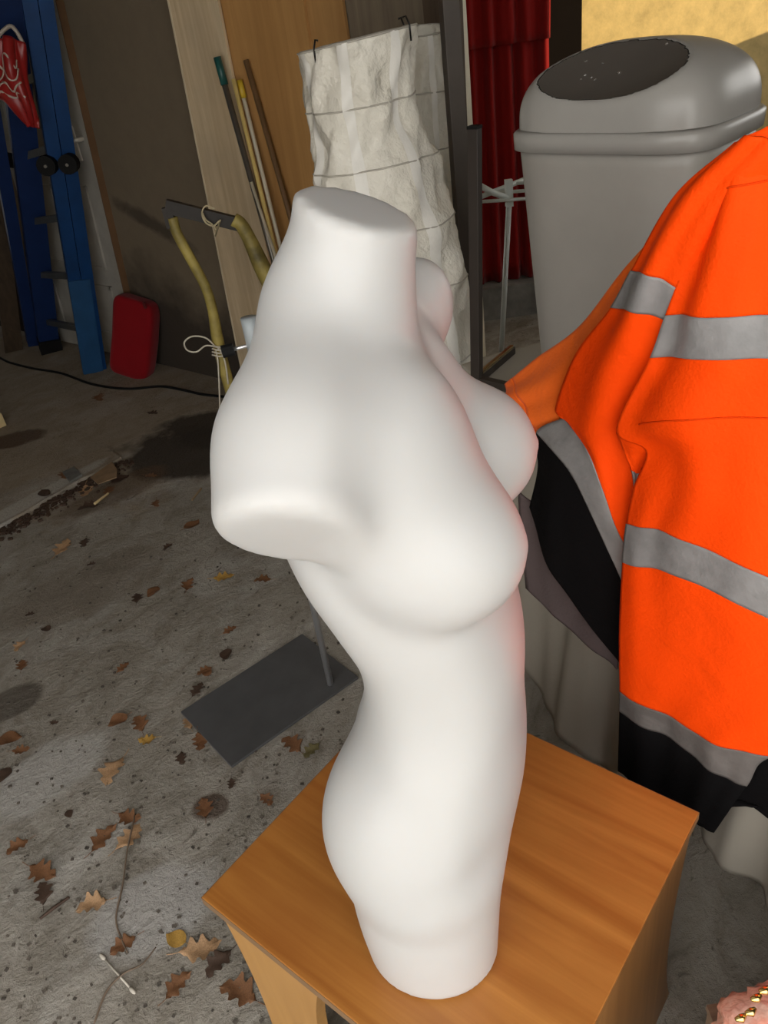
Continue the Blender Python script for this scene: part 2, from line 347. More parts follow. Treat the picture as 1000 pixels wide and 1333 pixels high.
# torso profile: z, centre a, half depth a, half width b
TZ=[0.12,0.20,0.27,0.34,0.40,0.45,0.50,0.56,0.62,0.68,0.72,0.76]
TC=[0.00,0.00,0.002,0.012,0.020,0.020,0.010,-0.006,-0.018,-0.026,-0.030,-0.032]
TA=[0.085,0.092,0.093,0.087,0.082,0.083,0.088,0.091,0.086,0.070,0.054,0.040]
TB=[0.145,0.156,0.154,0.133,0.113,0.110,0.115,0.122,0.121,0.116,0.106,0.085]
def sdf(a,b,z):
    ca=interp(z,TZ,TC);ra=interp(z,TZ,TA);rb=interp(z,TZ,TB)
    x=(a-ca)/ra;y=b/rb
    n=2.25
    k=(np.abs(x)**n+np.abs(y)**n)**(1/n)
    g=(k-1)*np.minimum(ra,rb)
    t=smax(smax(g,z-0.755,.03),0.13-z,.06)
    # thighs
    for s in(-1,1):
        zs=[-.05,0,.08,.16,.22]
        c=interp(z,zs,[.012,.012,.010,.006,.004]);rra=interp(z,zs,[.078,.080,.085,.088,.088]);rrb=interp(z,zs,[.066,.068,.073,.076,.074])
        bc=interp(z,zs,[.074,.074,.075,.076,.076])*s
        k=np.sqrt(((a-c)/rra)**2+((b-bc)/rrb)**2)
        th=smax((k-1)*np.minimum(rra,rrb),z-.24,.06)
        t=smin(t,th,.02)
    # buttocks
    for s in(-1,1):
        t=smin(t,ell(a,b,z,(-.037 if s>0 else -.020,.066*s,.245 if s>0 else .225),(.073,.076,.092)),.035)
    # belly
    t=smin(t,ell(a,b,z,(.045,0,.27),(.05,.085,.09)),.05)
    # shoulders & arm stubs
    for s in(-1,1):
        arm=capsule(a,b,z,(-.042,.108*s,.708),(-.044,.190*s,.645),.054,.056)
        nrm=np.array([.02,.83*s,-.56]);nrm/=np.linalg.norm(nrm)
        cut=(a+.02)*nrm[0]+(b-.163*s)*nrm[1]+(z-.664)*nrm[2]
        arm=smax(arm,cut,.015)
        t=smin(t,arm,.012)
        # trapezius
        t=smin(t,capsule(a,b,z,(-.043,.02*s,.780),(-.050,.108*s,.716),.040,.046),.045)
    # breasts
    for s in(-1,1):
        t=smin(t,ell(a,b,z,(.053 if s<0 else .046,.080*s,.598),(.072,.066,.064)),.022)
        t=smin(t,ell(a,b,z,(.016,.07*s,.632),(.045,.06,.065)),.035)
    for s in(-1,1):
        t=smin(t,ell(a,b,z,(-.006,.078*s,.672),(.044,.055,.052)),.04)
        t=smin(t,ell(a,b,z,(.119 if s<0 else .112,.082*s,.602),(.006,.006,.006)),.008)
    t=smin(t,ell(a,b,z,(.004,-.160,.712),(.040,.042,.050)),.025)
    t=smin(t,ell(a,b,z,(.022,.058,.658),(.052,.062,.085)),.05)
    # neck
    nz=z-.72
    c=interp(z,[.70,.76,.82,.90],[-.034,-.030,-.020,-.006]);
    ra=interp(z,[.70,.76,.82,.90],[.060,.053,.049,.052]); rb=interp(z,[.70,.76,.82,.90],[.058,.049,.046,.050])
    k=np.sqrt(((a-c)/ra)**2+(b/rb)**2)
    nk=(k-1)*np.minimum(ra,rb)
    nn=np.array([.42,0,1.]);nn/=np.linalg.norm(nn)
    nk=smax(nk,(a-0)*nn[0]+(z-.845)*nn[2],.007)
    nk=smax(nk,.70-z,.03)
    t=smin(t,nk,.035)
    t=smax(t,-z,.012)
    return t
def nets(f,lo,hi,step):
    n=[int(round((hi[i]-lo[i])/step))+1 for i in range(3)]
    ax=[lo[i]+step*np.arange(n[i]) for i in range(3)]
    A,B,Z=np.meshgrid(*ax,indexing='ij')
    v=f(A,B,Z)
    return surf(v,lo,step)
def surf(v,lo,step):
    ins=v<0
    c=np.zeros(tuple(s-1 for s in v.shape),int)
    for i in(0,1):
        for j in(0,1):
            for k in(0,1): c+=ins[i:i+v.shape[0]-1,j:j+v.shape[1]-1,k:k+v.shape[2]-1]
    act=(c>0)&(c<8)
    idx=-np.ones(act.shape,int); I=np.argwhere(act); idx[act]=np.arange(len(I))
    acc=np.zeros((len(I),3));cnt=np.zeros(len(I))
    corners=[(i,j,k) for i in(0,1) for j in(0,1) for k in(0,1)]
    for p in corners:
        for d in range(3):
            if p[d]==0:
                q=list(p);q[d]=1
                va=v[I[:,0]+p[0],I[:,1]+p[1],I[:,2]+p[2]];vb=v[I[:,0]+q[0],I[:,1]+q[1],I[:,2]+q[2]]
                m=(va<0)!=(vb<0)
                t=np.where(m,va/(va-vb+1e-12),0)
                pt=np.tile(np.array(p,float),(len(I),1));pt[:,d]+=t
                acc+=pt*m[:,None];cnt+=m
    V=np.array(lo)+step*(I+acc/cnt[:,None])
    F=[]
    for d in range(3):
        u,w=(d+1)%3,(d+2)%3
        sl=[slice(None)]*3;sl2=[slice(None)]*3
        sl[d]=slice(0,-1);sl2[d]=slice(1,None)
        s0=ins[tuple(sl)];s1=ins[tuple(sl2)]
        E=np.argwhere(s0!=s1)
        E=E[(E[:,u]>0)&(E[:,w]>0)&(E[:,u]<v.shape[u]-1)&(E[:,w]<v.shape[w]-1)]
        if not len(E): continue
        def id_(du,dw):
            q=E.copy();q[:,u]-=du;q[:,w]-=dw
            return idx[q[:,0],q[:,1],q[:,2]]
        quad=np.stack([id_(1,1),id_(0,1),id_(0,0),id_(1,0)],1)
        flip=~s0[E[:,0],E[:,1],E[:,2]]
        quad[flip]=quad[flip][:,::-1]
        F.append(quad)
    return V,np.concatenate(F)
PLACE=(14,-.012,.615,1.0)
_s0=sdf
def sdf(a,b,z):
    ph=np.radians(interp(z,[-.1,.1,.3,.5,.7,1.],[0,0,0,0,0,0]))
    ca,sa=np.cos(ph),np.sin(ph)
    a2=a*ca-b*sa; b2=a*sa+b*ca
    a2=a2-interp(z,[-.1,0,.1,.2,.3,.42,.55,.7,.9],[0,0,.004,.016,.026,.033,.028,.026,.044])
    return _s0(a2,b2,z/interp(z,[-.1,0,.6,.75,.9],[1.04,1.04,1.045,1.04,1.025]))

MZ = .5
def mann_pt(V):
    th = math.radians(PLACE[0]); fa = np.array([math.cos(th), -math.sin(th), 0]); fb = np.array([-math.sin(th), -math.cos(th), 0])
    return np.array([PLACE[1], PLACE[2], MZ])+V[:, :1]*fa+V[:, 1:2]*fb+V[:, 2:]*np.array([0, 0, 1])
V, F = nets(sdf, (-.2, -.3, -.03), (.24, .3, .96), .0055)
V = V.copy(); V[:, 2] = np.maximum(V[:, 2], 0.0006)
m, t, b = nt('white_moulded_plastic'); v = coords(t)
lnk(t, ramp(t, noise(t, v, 3, 3), [(.3, (.475, .47, .462)), (.7, (.50, .498, .495))]), b.inputs['Base Color'])
b.inputs['Roughness'].default_value = .38; b.inputs['Specular IOR Level'].default_value = .4
b.inputs['Subsurface Weight'].default_value = .35; b.inputs['Subsurface Radius'].default_value = (1, .75, .6); b.inputs['Subsurface Scale'].default_value = .02
man = obj('mannequin', mann_pt(V), F, m, None, True, org=(PLACE[1], PLACE[2], MZ))
md = man.modifiers.new('smooth', 'SMOOTH'); md.factor = .5; md.iterations = 4
tagit(man, 'white plastic female torso mannequin without head standing on the wooden side table', 'mannequin')

# ------------------------------------------------------------------ wooden side table under the mannequin
TL, TR, TB = atz(262, 1168, .5), atz(909, 1060, .5), atz(532, 882, .5)
e1_ = (TB-TL)/np.linalg.norm(TB-TL)                          # towards the back
e2_ = np.array([e1_[1], -e1_[0], 0]); S1 = np.linalg.norm(TB-TL); S2 = np.linalg.norm(TR-TB)
rot = -math.atan2(e2_[1], e2_[0])
tab = thing('side_table', 'orange brown wood veneer side table with curved legs under the mannequin', 'table', TL+e1_*S1/2+e2_*S2/2-[0, 0, .5])
VEN = wood('cherry_veneer', (.27, .090, .015), (.47, .205, .045), 'x', rot, .32, .8, .45, .03, (.22, .06, .013))
VENV = wood('cherry_veneer_upright', (.17, .072, .018), (.33, .155, .045), 'z', rot, .38, .8, .3, .03)
VENL = wood('light_veneer_legs', (.36, .18, .05), (.47, .25, .075), 'z', rot, .4, .6, .15, .02)
EDGB = plain('edge_band', (.20, .115, .055), .5)
tc_ = TL+e1_*S1/2+e2_*S2/2
top = obj('table_top', *boxm(tc_-[0, 0, .008], S2/2, S1/2, .008, np.array([e2_, e1_, [0, 0, 1]])), VEN, tab); bevel(top, .0015)
for c, hx, hy in ((tc_-e1_*S1/2, S2/2, .0006), (tc_+e1_*S1/2, S2/2, .0006)):
    obj('edge_band', *boxm(c-[0, 0, .0085], hx, hy, .0075, np.array([e2_, e1_, [0, 0, 1]])), EDGB, top)
for c in (tc_-e2_*S2/2, tc_+e2_*S2/2):
    obj('edge_band', *boxm(c-[0, 0, .0085], .0006, S1/2, .0075, np.array([e2_, e1_, [0, 0, 1]])), VENV, top)
def inset(z, k): 
    s = (.484-z)/.484; return .004+k*math.sin(min(1, s*1.0)*math.pi)**.8
zsamp = np.linspace(.484, 0.001, 20)
def sidepanel(o0, ax, ln, nrm, x0, x1, k0, k1, mat, name):
    left = [o0+ax*(x0+inset(z, k0))+[0, 0, z] for z in zsamp]; right = [o0+ax*(x1-inset(z, k1))+[0, 0, z] for z in zsamp]
    obj(name, *prism(left+right[::-1], nrm*.018), mat, tab)
fl = np.array([TL[0], TL[1], 0]); fb_ = np.array([TB[0], TB[1], 0])
sidepanel(fl+e1_*.012, e2_, S2, e1_, .0, .215, .028, .05, VENL, 'leg')
sidepanel(fl+e1_*.012, e2_, S2, e1_, S2-.215, S2, .05, .028, VENL, 'leg')
sidepanel(fb_-e1_*.030, e2_, S2, e1_, .0, S2, .03, .03, VENV, 'back_panel')
sidepanel(fl+e2_*(S2-.022), e1_, S1, e2_, .0, S1, .04, .045, VENV, 'side_panel')
sidepanel(fl+e2_*.02, e1_, S1, e2_, .32, S1, .04, .045, VENV, 'side_panel')

# ------------------------------------------------------------------ dark display stand on the floor
P4 = [atz(232, 933), atz(302, 1002), atz(467, 885), atz(397, 822)]
pc = sum(P4)/4; ax1 = (P4[2]-P4[1]); L1 = np.linalg.norm(ax1); ax1 /= L1; ax2 = np.array([-ax1[1], ax1[0], 0]); L2 = abs((P4[0]-P4[1])@ax2)
pp = atz(431, 893); ptop = aty(330, 432, pp[1]); ptop = np.array([pp[0], pp[1], ptop[2]])
st = thing('display_stand', 'grey steel display stand with flat rectangular base plate on the floor', 'stand', pc)
STEEL = plain('dark_grey_powder_coat', (.082, .083, .087), .5, .1, var=.15)
bevel(obj('base_plate', *boxm(pc+[0, 0, .004], L1/2, L2/2, .004, np.array([ax1, ax2, [0, 0, 1]])), STEEL, st), .001)
obj('pole', *tubem([pp+[0, 0, .008], ptop+[0, 0, .02]], .0085, 12), CHROME, st, True)
ZINC = plain('zinc_sleeve', (.36, .40, .42), .5, .1)
slv = obj('clamp_sleeve', *tubem([ptop-[0, 0, .05], ptop+[0, 0, .0], ptop+[0, 0, .03]], .0165, 16), ZINC, st, True)
kd = np.array([-.9, -.1, -.05]); kd /= np.linalg.norm(kd)
obj('screw', *tubem([ptop-[0, 0, .025], ptop-[0, 0, .025]+kd*.05], .004, 8), CHROME, slv, True)
obj('knob', *tubem([ptop-[0, 0, .025]+kd*.042, ptop-[0, 0, .025]+kd*.066], .013, 10), plain('black_plastic', (.008, .008, .008), .7, spec=.15), slv)

# ------------------------------------------------------------------ paper lanterns
def papermat():
    m, t, b = nt('crumpled_rice_paper'); v = coords(t)
    n1 = noise(t, v, 6, 5, .6, .8); n2 = noise(t, v, 45, 3)
    lnk(t, ramp(t, n1, [(.3, (.70, .665, .57)), (.7, (.84, .81, .72))]), b.inputs['Base Color'])
    b.inputs['Roughness'].default_value = .55; b.inputs['Transmission Weight'].default_value = .0
    b.inputs['Subsurface Weight'].default_value = .0
    vo = add(t, 'ShaderNodeTexVoronoi', feature='F1', Scale=9.0); lnk(t, v, vo.inputs['Vector'])
    bump(t, b, mixc(t, .3, vo.outputs['Distance'], n2), .9, .03)
    return m
PAPER = papermat(); TAPE = plain('white_paper_tape', (.84, .82, .76), .5, var=.05, bmp=.3)
WIRE = plain('dark_wire', (.02, .018, .016), .4, .6); PWIRE = plain('paper_covered_wire', (.46, .43, .37), .6)
def lantern(label, prof, tilt, seed, strips, hooks):
    # prof: list of (x, y, z, r) from top to bottom; tilt: slope of the top ring
    rg = np.random.default_rng(seed); pr = np.array(prof); nz, na = 90, 72
    s = np.linspace(0, len(pr)-1, nz); C_ = np.array([cat_rom(pr, nz)])[0]
    base = pr[-1]; t = thing('paper_lantern', label, 'lamp', (base[0], base[1], 0), 'paper floor lanterns')
    ph = rg.uniform(0, 6.28, 12)
    def surf_pt(k, a, extra=0.0):
        x, y, z, r = C_[k]; f = k/(nz-1)
        saw = abs(((f*7) % 1)-.5)*2                            # rings stretch the paper, sagging between them
        rr = r*(1-.045*(1-saw))+.004*math.sin(3*a+ph[0]+f*5)+.0045*math.sin(7*a+ph[1]-f*17)+.003*math.sin(13*a+ph[2]+f*31)+.003*math.sin(5*a+f*60+ph[3])+.0075*abs(math.sin(4*a+13*f+ph[5]))*math.sin(9*f+ph[6])+.006*abs(math.sin(5*a-17*f+ph[7]))-.005*abs(math.sin(8*a+29*f+ph[8]))+extra
        fade = max(0, 1-f*3)
        zz = z+fade*(tilt[0]*math.cos(a)+tilt[1]*math.sin(a))+.006*math.sin(2*a+ph[4])*math.sin(f*20)
        return (x+rr*math.cos(a), y+rr*math.sin(a), zz)
    V = [surf_pt(k, 2*math.pi*j/na) for k in range(nz) for j in range(na)]
    F = [(k*na+j, k*na+(j+1) % na, (k+1)*na+(j+1) % na, (k+1)*na+j) for k in range(nz-1) for j in range(na)]
    sh = solid(obj('paper_shade', V, F, PAPER, t, True), .0012)
    for q in range(8):
        k = min(nz-1, int(round(q/7*(nz-1)))); P = [surf_pt(k, 2*math.pi*j/48, .0015) for j in range(49)]
        obj('wire_ring', *tubem(P, .0022, 6, cap=False), PWIRE, t, True)
    for a in strips:
        Vv = [surf_pt(k, a+d, .0022) for k in range(0, nz) for d in (-.09, -.03, .03, .09)]
        obj('paper_strip', Vv, gridf(4, nz), TAPE, sh, True)
    for a in hooks:
        p = np.array(surf_pt(0, a)); out = np.array([math.cos(a), math.sin(a), 0])
        obj('wire_hook', *tubem([p-out*.012+[0, 0, .018], p-out*.004+[0, 0, .020], p+out*.004+[0, 0, .002], p+out*.004-[0, 0, .03]], .0024, 6), WIRE, t, True)
    for a in (.6, 2.7, 4.8):
        x, y, z, r = pr[-1]; q = np.array([x+r*.9*math.cos(a), y+r*.9*math.sin(a), 0])
        obj('foot', *tubem([q+[0, 0, .002], q+[0, 0, z+.02]], .005, 8), WIRE, t, True)
    return t
_p = aty(463, 52, 2.2)
lantern('crumpled white paper floor lantern with flaring body behind the mannequin',
        [(_p[0], 2.2, 1.425, .143), (_p[0]-.006, 2.2, 1.27, .142), (_p[0]+.010, 2.2, 1.10, .168), (_p[0]+.018, 2.2, .93, .192), (_p[0]+.020, 2.2, .72, .212), (_p[0]+.02, 2.2, .45, .235), (_p[0]+.01, 2.2, .08, .24)],
        (.013, -.004), 3, (3.6, 4.45, 5.35), (5.75, .6, 3.9))
_p2 = aty(546, 40, 2.58)
lantern('narrow white paper lantern half hidden behind the flaring lantern',
        [(_p2[0], 2.58, _p2[2], .095), (_p2[0], 2.58, 1.15, .09), (_p2[0], 2.58, .8, .09), (_p2[0], 2.58, .4, .09), (_p2[0], 2.58, .08, .09)],
        (.0, .01), 8, (4.9, 5.6), ())

# ------------------------------------------------------------------ tall dark metal upright, and low black frame on the bench
BLK = plain('dark_bronze_metal', (.075, .062, .052), .55, .1, var=.1)
q0 = aty(584, 0, 2.36)
bar = thing('metal_upright', 'tall dark square metal upright standing beside the white door jamb', 'post', (q0[0], q0[1], 0))
bevel(obj('tube', *boxm((q0[0], q0[1], 1.1), .022, .022, 1.099, axes((1, .14))), BLK, bar), .002)
obj('foot_plate', *boxm((q0[0], q0[1], .004), .05, .05, .004, axes(WU)), BLK, bar)

# bench with dust sheet
BZ = .70
F0, F1 = np.array([.26, 1.88]), np.array([.63, .56]); bd = (F1-F0)/np.linalg.norm(F1-F0); bn = np.array([-bd[1], bd[0]]); BD3 = np.array([*bd, 0]); BN3 = np.array([*bn, 0]); BLn = np.linalg.norm(F1-F0)
bc_ = (F0+F1)/2+bn*.33
bench = thing('workbench', 'wooden workbench under the white dust sheet carrying the grey bin', 'table', (*bc_, 0))
BW = wood('bench_wood', (.10, .07, .045), (.2, .14, .09), 'x', 0, .7)
obj('bench_top', *boxm((*bc_, BZ-.023), BLn/2-.03, .30, .02, np.array([BD3, BN3, [0, 0, 1]])), BW, bench)
for a in (-1, 1):
    for c in (-1, 1):
        lp = bc_+bd*a*(BLn/2-.10)+bn*c*.24
        obj('leg', *boxm((*lp, (BZ-.043)/2), .03, .03, (BZ-.043)/2-.0005, np.array([BD3, BN3, [0, 0, 1]])), BW, bench)
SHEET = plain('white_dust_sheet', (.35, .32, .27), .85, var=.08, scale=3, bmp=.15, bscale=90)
def fold(G, amp, freq, seed, dirv=None, vfade=None):
    rg = np.random.default_rng(seed); n = pnormal(G); nv, nu = G.shape[:2]
    uu = np.linspace(0, 1, nu)[None, :]; vv = np.linspace(0, 1, nv)[:, None]; d = np.zeros((nv, nu))
    for k in range(5):
        d += np.sin(2*math.pi*(freq*(.6+.35*k)*uu+rg.uniform(-1.2, 1.2)*vv)+rg.uniform(0, 6.28))/(1+.6*k)
    if vfade is not None: d = d*vfade(vv)
    return G+n*(amp*d)[..., None]
hem = [(.235, 1.80, .20), (.235, 1.50, .25), (.255, 1.23, .24), (.306, 1.06, .20), (.405, .92, .17), (.465, .837, .20), (.52, .685, .20), (.575, .52, .22)]
rows = []
tp = [np.array([*(F0+(F1-F0)*s-bn*.004), BZ+.002]) for s in np.linspace(0, 1, 8)]
hem = [np.array(h_) for h_ in hem]
rows.append([p+BN3*.66 for p in tp]); rows.append([p+BN3*.33 for p in tp]); rows.append([p+BN3*.03 for p in tp])
rows.append([p-[0, 0, .03]-BN3*.006 for p in tp])
for f in (.33, .66, 1.0): rows.append([(p-[0, 0, .03]-BN3*.01)*(1-f)+h_*f for p, h_ in zip(tp, hem)])
G = patch(rows, 110, np.linspace(0, 6, 80))
Gf = fold(G, .011, 9, 4, vfade=lambda v: np.clip((v-.5)*2.2, 0, 1))
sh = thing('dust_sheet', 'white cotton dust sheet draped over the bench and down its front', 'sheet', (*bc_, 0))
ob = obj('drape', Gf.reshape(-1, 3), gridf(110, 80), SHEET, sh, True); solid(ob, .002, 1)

# black metal frame standing on the bench
RBK = plain('black_brown_metal', (.035, .027, .022), .5, .1)
fp = atz(621, 500, BZ+.003); fzt = aty(621, 168, fp[1])[2]
fr = thing('tube_rack', 'low black square tube rack with one upright post standing on the dust sheet', 'rack', (fp[0], fp[1], BZ+.004))
z0 = BZ+.005
ptp = aty(618, 166, fp[1]); post = obj('post', *barm((fp[0], fp[1], z0), ptp, .012, .009, WU), RBK, fr); bevel(post, .001)
obj('post_cap', *boxm(ptp+[0, 0, .001], .0128, .0098, .003, axes(WU)), plain('black_plastic', (.008, .008, .008), .7, spec=.15), post)
u2 = np.array([.68, -.73, 0]); v2 = np.array([.62, .78, 0])
obj('base_rail', *barm(fp*[1, 1, 0]+[0, 0, z0+.0095]+u2*.012, fp*[1, 1, 0]+[0, 0, z0+.0095]+u2*.17, .009, .009, (0, 0, 1)), RBK, fr)
rr_ = obj('back_rail', *barm(fp*[1, 1, 0]+[0, 0, z0+.0095]+v2*.012, fp*[1, 1, 0]+[0, 0, z0+.0095]+v2*.19, .009, .009, (0, 0, 1)), RBK, fr)
obj('brass_strip', *barm(fp*[1, 1, 0]+[0, 0, z0+.021]+v2*.014, fp*[1, 1, 0]+[0, 0, z0+.021]+v2*.19, .002, .004, (0, 0, 1)), plain('brass', (.60, .42, .18), .3, 1.0), rr_)
# ------------------------------------------------------------------ grey swing-lid bin on the bench
GREYP = plain('mid_grey_plastic', (.30, .285, .26), .42, var=.04, bmp=.05, bscale=200)
GREYL = plain('grey_lid_plastic', (.315, .305, .285), .33, var=.03)
GREYD = plain('dark_grey_flap_plastic', (.085, .075, .065), .4, var=.06)
ba = np.array([.68, -.733, 0]); bb = np.array([.733, .68, 0])          # bin width axis, depth axis (away)
bc2 = np.array([.556, 1.55, 0]); HW, HD = .196, .158; RZ = 1.262; B0 = BZ+.006
bin_ = thing('swing_bin', 'grey plastic swing lid waste bin standing on the bench behind the jackets', 'bin', (bc2[0], bc2[1], B0))
def sq(a, n=4.6):
    c, s = math.cos(a), math.sin(a); return math.copysign(abs(c)**(2/n), c), math.copysign(abs(s)**(2/n), s)
def ringp(z, kx, ky, na=72, n=4.6): return [bc2+ba*HW*kx*sq(2*math.pi*j/na, n)[0]+bb*HD*ky*sq(2*math.pi*j/na, n)[1]+[0, 0, z] for j in range(na)]
def loft(rings, capb=True, capt=False):
    na = len(rings[0]); V = [p for r in rings for p in r]
    F = [(k*na+j, k*na+(j+1) % na, (k+1)*na+(j+1) % na, (k+1)*na+j) for k in range(len(rings)-1) for j in range(na)]
    if capb: F.append(tuple(range(na))[::-1])
    if capt: F.append(tuple((len(rings)-1)*na+j for j in range(na)))
    return V, F
body = [ringp(B0, .70, .70), ringp(B0+.01, .72, .72)]+[ringp(B0+(RZ-B0)*f, .76+.20*f, .76+.20*f) for f in (.1, .3, .5, .7, .9, .985)]+[ringp(RZ-.02, .94, .94), ringp(B0+.02, .68, .68)]
obj('bin_body', *loft(body, True, True), GREYP, bin_, True)
rimr = [ringp(RZ-.030, .965, .965), ringp(RZ-.030, 1.0, 1.0), ringp(RZ-.004, 1.005, 1.005), ringp(RZ+.0, .985, .985), ringp(RZ+.004, .95, .95), ringp(RZ-.028, .95, .95)]
o = obj('lid_rim', *loft(rimr, False, False), GREYL, bin_, True); 
LH = .124
def lidsdf(x, y, z):
    f = np.clip(z/LH, 0, 1.2); kx = 1-.0*f; n = 4.2
    ax_ = HW*.965; ay_ = HD*.965
    r = (np.abs(x/ax_)**n+np.abs(y/ay_)**n)**(1/n)
    top = LH*(1-.10*(x/ax_)**2-.08*(y/ay_)**2)
    q = ((np.clip(r, 0, 9))**3.0+(np.abs(z)/top)**3.0)**(1/3.0)
    d = (q-1)*HD*.8
    return smax(d, -z-.004, .003)
def scoop(x, y, z):
    c, s = math.cos(-.50), math.sin(-.50)
    yy, zz = y+.080, z-.132
    y2 = yy*c-zz*s; z2 = yy*s+zz*c
    return ell(x+.012, y2, z2, (0, 0, 0), (.174, .150, .052))
V, F = nets(lambda x, y, z: smax(lidsdf(x, y, z), -scoop(x, y, z), .004), (-.22, -.19, -.02), (.22, .19, .23), .0045)
isf = np.abs(scoop(V[:, 0], V[:, 1], V[:, 2])) < .0042
isf &= lidsdf(V[:, 0], V[:, 1], V[:, 2]) < -.0015
W = bc2+V[:, :1]*ba+V[:, 1:2]*bb+V[:, 2:]*[0, 0, 1]+[0, 0, RZ+.001]
ff = isf[F].all(1)
def sub(W, F):
    u_, inv = np.unique(F, return_inverse=True); return W[u_], inv.reshape(F.shape)
lid = obj('lid', *sub(W, F[~ff]), GREYL, bin_, True)
flap = obj('swing_flap', *sub(W, F[ff]), GREYD, bin_, True)
for o in (lid, flap):
    md = o.modifiers.new('smooth', 'SMOOTH'); md.factor = .5; md.iterations = 3
DROP = plain('water_drop', (.8, .8, .8), .05, trans=.9)
for k, (px, py) in enumerate(((762, 98), (770, 101), (757, 103), (775, 104), (806, 95), (763, 80), (868, 57), (785, 82))):
    r = ray(px, py); t_ = 1.2; prev = 9
    for s_ in np.linspace(1.0, 2.0, 900):
        p = CAMP+r*s_; l = p-bc2-[0, 0, RZ+.001]; x, y, z = l@ba, l@bb, l[2]
        if max(lidsdf(np.array([x]), np.array([y]), np.array([z]))[0], -scoop(np.array([x]), np.array([y]), np.array([z]))[0]) < 0:
            break
    sd_ = [.0035, .003, .0025, .0028, .004, .0035, .0035, .002][k]
    Vs, Fs = [], []
    for i in range(5):
        for j in range(8):
            a = i/4*math.pi; bq = j/8*2*math.pi; Vs.append(p+sd_*np.array([math.sin(a)*math.cos(bq), math.sin(a)*math.sin(bq), .6*math.cos(a)]))
    Fs = [(i*8+j, i*8+(j+1) % 8, (i+1)*8+(j+1) % 8, (i+1)*8+j) for i in range(4) for j in range(8)]
    obj('water_drop', Vs, Fs, DROP, flap, True)

# ------------------------------------------------------------------ orange high-visibility jackets
def fabric(name, col, rough=.75, sheen=.3, bs=260, bstr=.25):
    if name in MATS: return MATS[name]
    m, t, b = nt(name); v = coords(t); n1 = noise(t, v, 9, 5, .55, .7); n2 = noise(t, v, bs, 2)
    lnk(t, ramp(t, n1, [(.25, tuple(c*.9 for c in col)), (.75, col)]), b.inputs['Base Color'])
    b.inputs['Roughness'].default_value = rough; b.inputs['Sheen Weight'].default_value = sheen; b.inputs['Specular IOR Level'].default_value = .12
    bump(t, b, mixc(t, .12, n1, n2), bstr+.15, .016); MATS[name] = m; return m
ORANGE = fabric('fluorescent_orange_polyester', (1.0, .068, .0), .75, .0)
NAVY = fabric('black_polyester', (.0035, .003, .0035), .9, .0)
SILVER = plain('grey_reflective_tape', (.225, .222, .222), .55, .0, var=.18, scale=25, bmp=.35, bscale=70)
JP, JD, JN = np.array([.33, .889, 0]), np.array([.638, -.770, 0]), np.array([-.770, -.638, 0])
def jp(px, py, off=0.0):
    r = ray(px, py); q = JP+JN*off; return CAMP+r*(((q-CAMP)@JN)/(r@JN))
def cloth(parent, rows, nu, segs, amp, freq, seed, th=.004):
    """rows: control rows of (px,py,off); segs: (name, t0, t1, material, lift)"""
    R3 = [[jp(*c) for c in r] for r in rows]; m = len(rows)-1; nv = 20*m+1
    G = patch(R3, nu, np.linspace(0, m, nv)); G = fold(G, amp, freq, seed)
    n = pnormal(G); s = np.sign((n[nv//2, nu//2]@JN)) or 1; out = []
    for name, t0, t1, mat, lift in segs:
        i0, i1 = int(round(t0*20)), int(round(t1*20)); g = G[i0:i1+1]+s*n[i0:i1+1]*lift
        o = obj(name, g.reshape(-1, 3), gridf(nu, i1-i0+1), mat, parent, True); solid(o, th, 0); out.append(o)
    return out, G, n*s
# jacket in front: back panel
jk = thing('hi_vis_jacket', 'bright orange work jacket with wide grey bands and black hem hanging by the table', 'jacket', (.5, .8, .47), 'orange work jackets')
rowsB = [[(950, 196, .0), (985, 172, .0), (1040, 150, -.02), (1130, 150, -.05)],
         [(908, 300, .012), (960, 296, .02), (1040, 292, .0), (1140, 300, -.03)],
         [(866, 410, .016), (930, 411, .022), (1020, 412, .01), (1150, 420, -.02)],
         [(846, 465, .018), (920, 466, .024), (1020, 468, .015), (1155, 475, -.02)],
         [(802, 560, .026), (880, 545, .035), (1010, 545, .02), (1160, 560, -.01)],
         [(840, 588, .016), (900, 590, .03), (1010, 600, .023), (1162, 625, .0)],
         [(824, 635, .017), (900, 645, .03), (1010, 672, .025), (1167, 725, .0)],
         [(815, 682, .016), (880, 698, .026), (1005, 751, .025), (1170, 830, .0)],
         [(810, 732, .016), (878, 748, .026), (1005, 803, .025), (1175, 885, .0)],
         [(806, 820, .014), (880, 850, .024), (1000, 905, .028), (1140, 975, .01)],
         [(807, 900, .012), (860, 928, .02), (925, 962, .024), (1004, 985, .02)],
         [(807, 925, .012), (860, 955, .02), (920, 995, .024), (972, 1022, .02)],
         [(805, 1003, .010), (850, 1034, .016), (895, 1062, .018), (930, 1082, .014)]]
segs = [('back_yoke', 0, 2, ORANGE, 0), ('reflective_band', 2, 3, SILVER, .0012), ('back_panel', 3, 7, ORANGE, 0), ('reflective_band', 7, 8, SILVER, .0012),
        ('lower_panel', 8, 10, ORANGE, 0), ('reflective_band', 10, 11, plain('darker_reflective_tape', (.125, .112, .105), .6, var=.2, scale=25, bmp=.35, bscale=70), .0012), ('black_hem', 11, 12, NAVY, 0)]  # lowest band uses a darker grey tape
_, GB, NB = cloth(jk, rowsB, 60, segs, .0035, 2.2, 11)
SEAM = fabric('orange_stitching', (.75, .05, .0), .8, .0)
for ti, u0 in ((4.0, 8), (.55, 6)):
    r_ = int(ti*20); obj('stitched_seam', *tubem([GB[r_, i]+NB[r_, i]*.0022 for i in range(u0, 60)], .0011, 5), SEAM, jk, True)
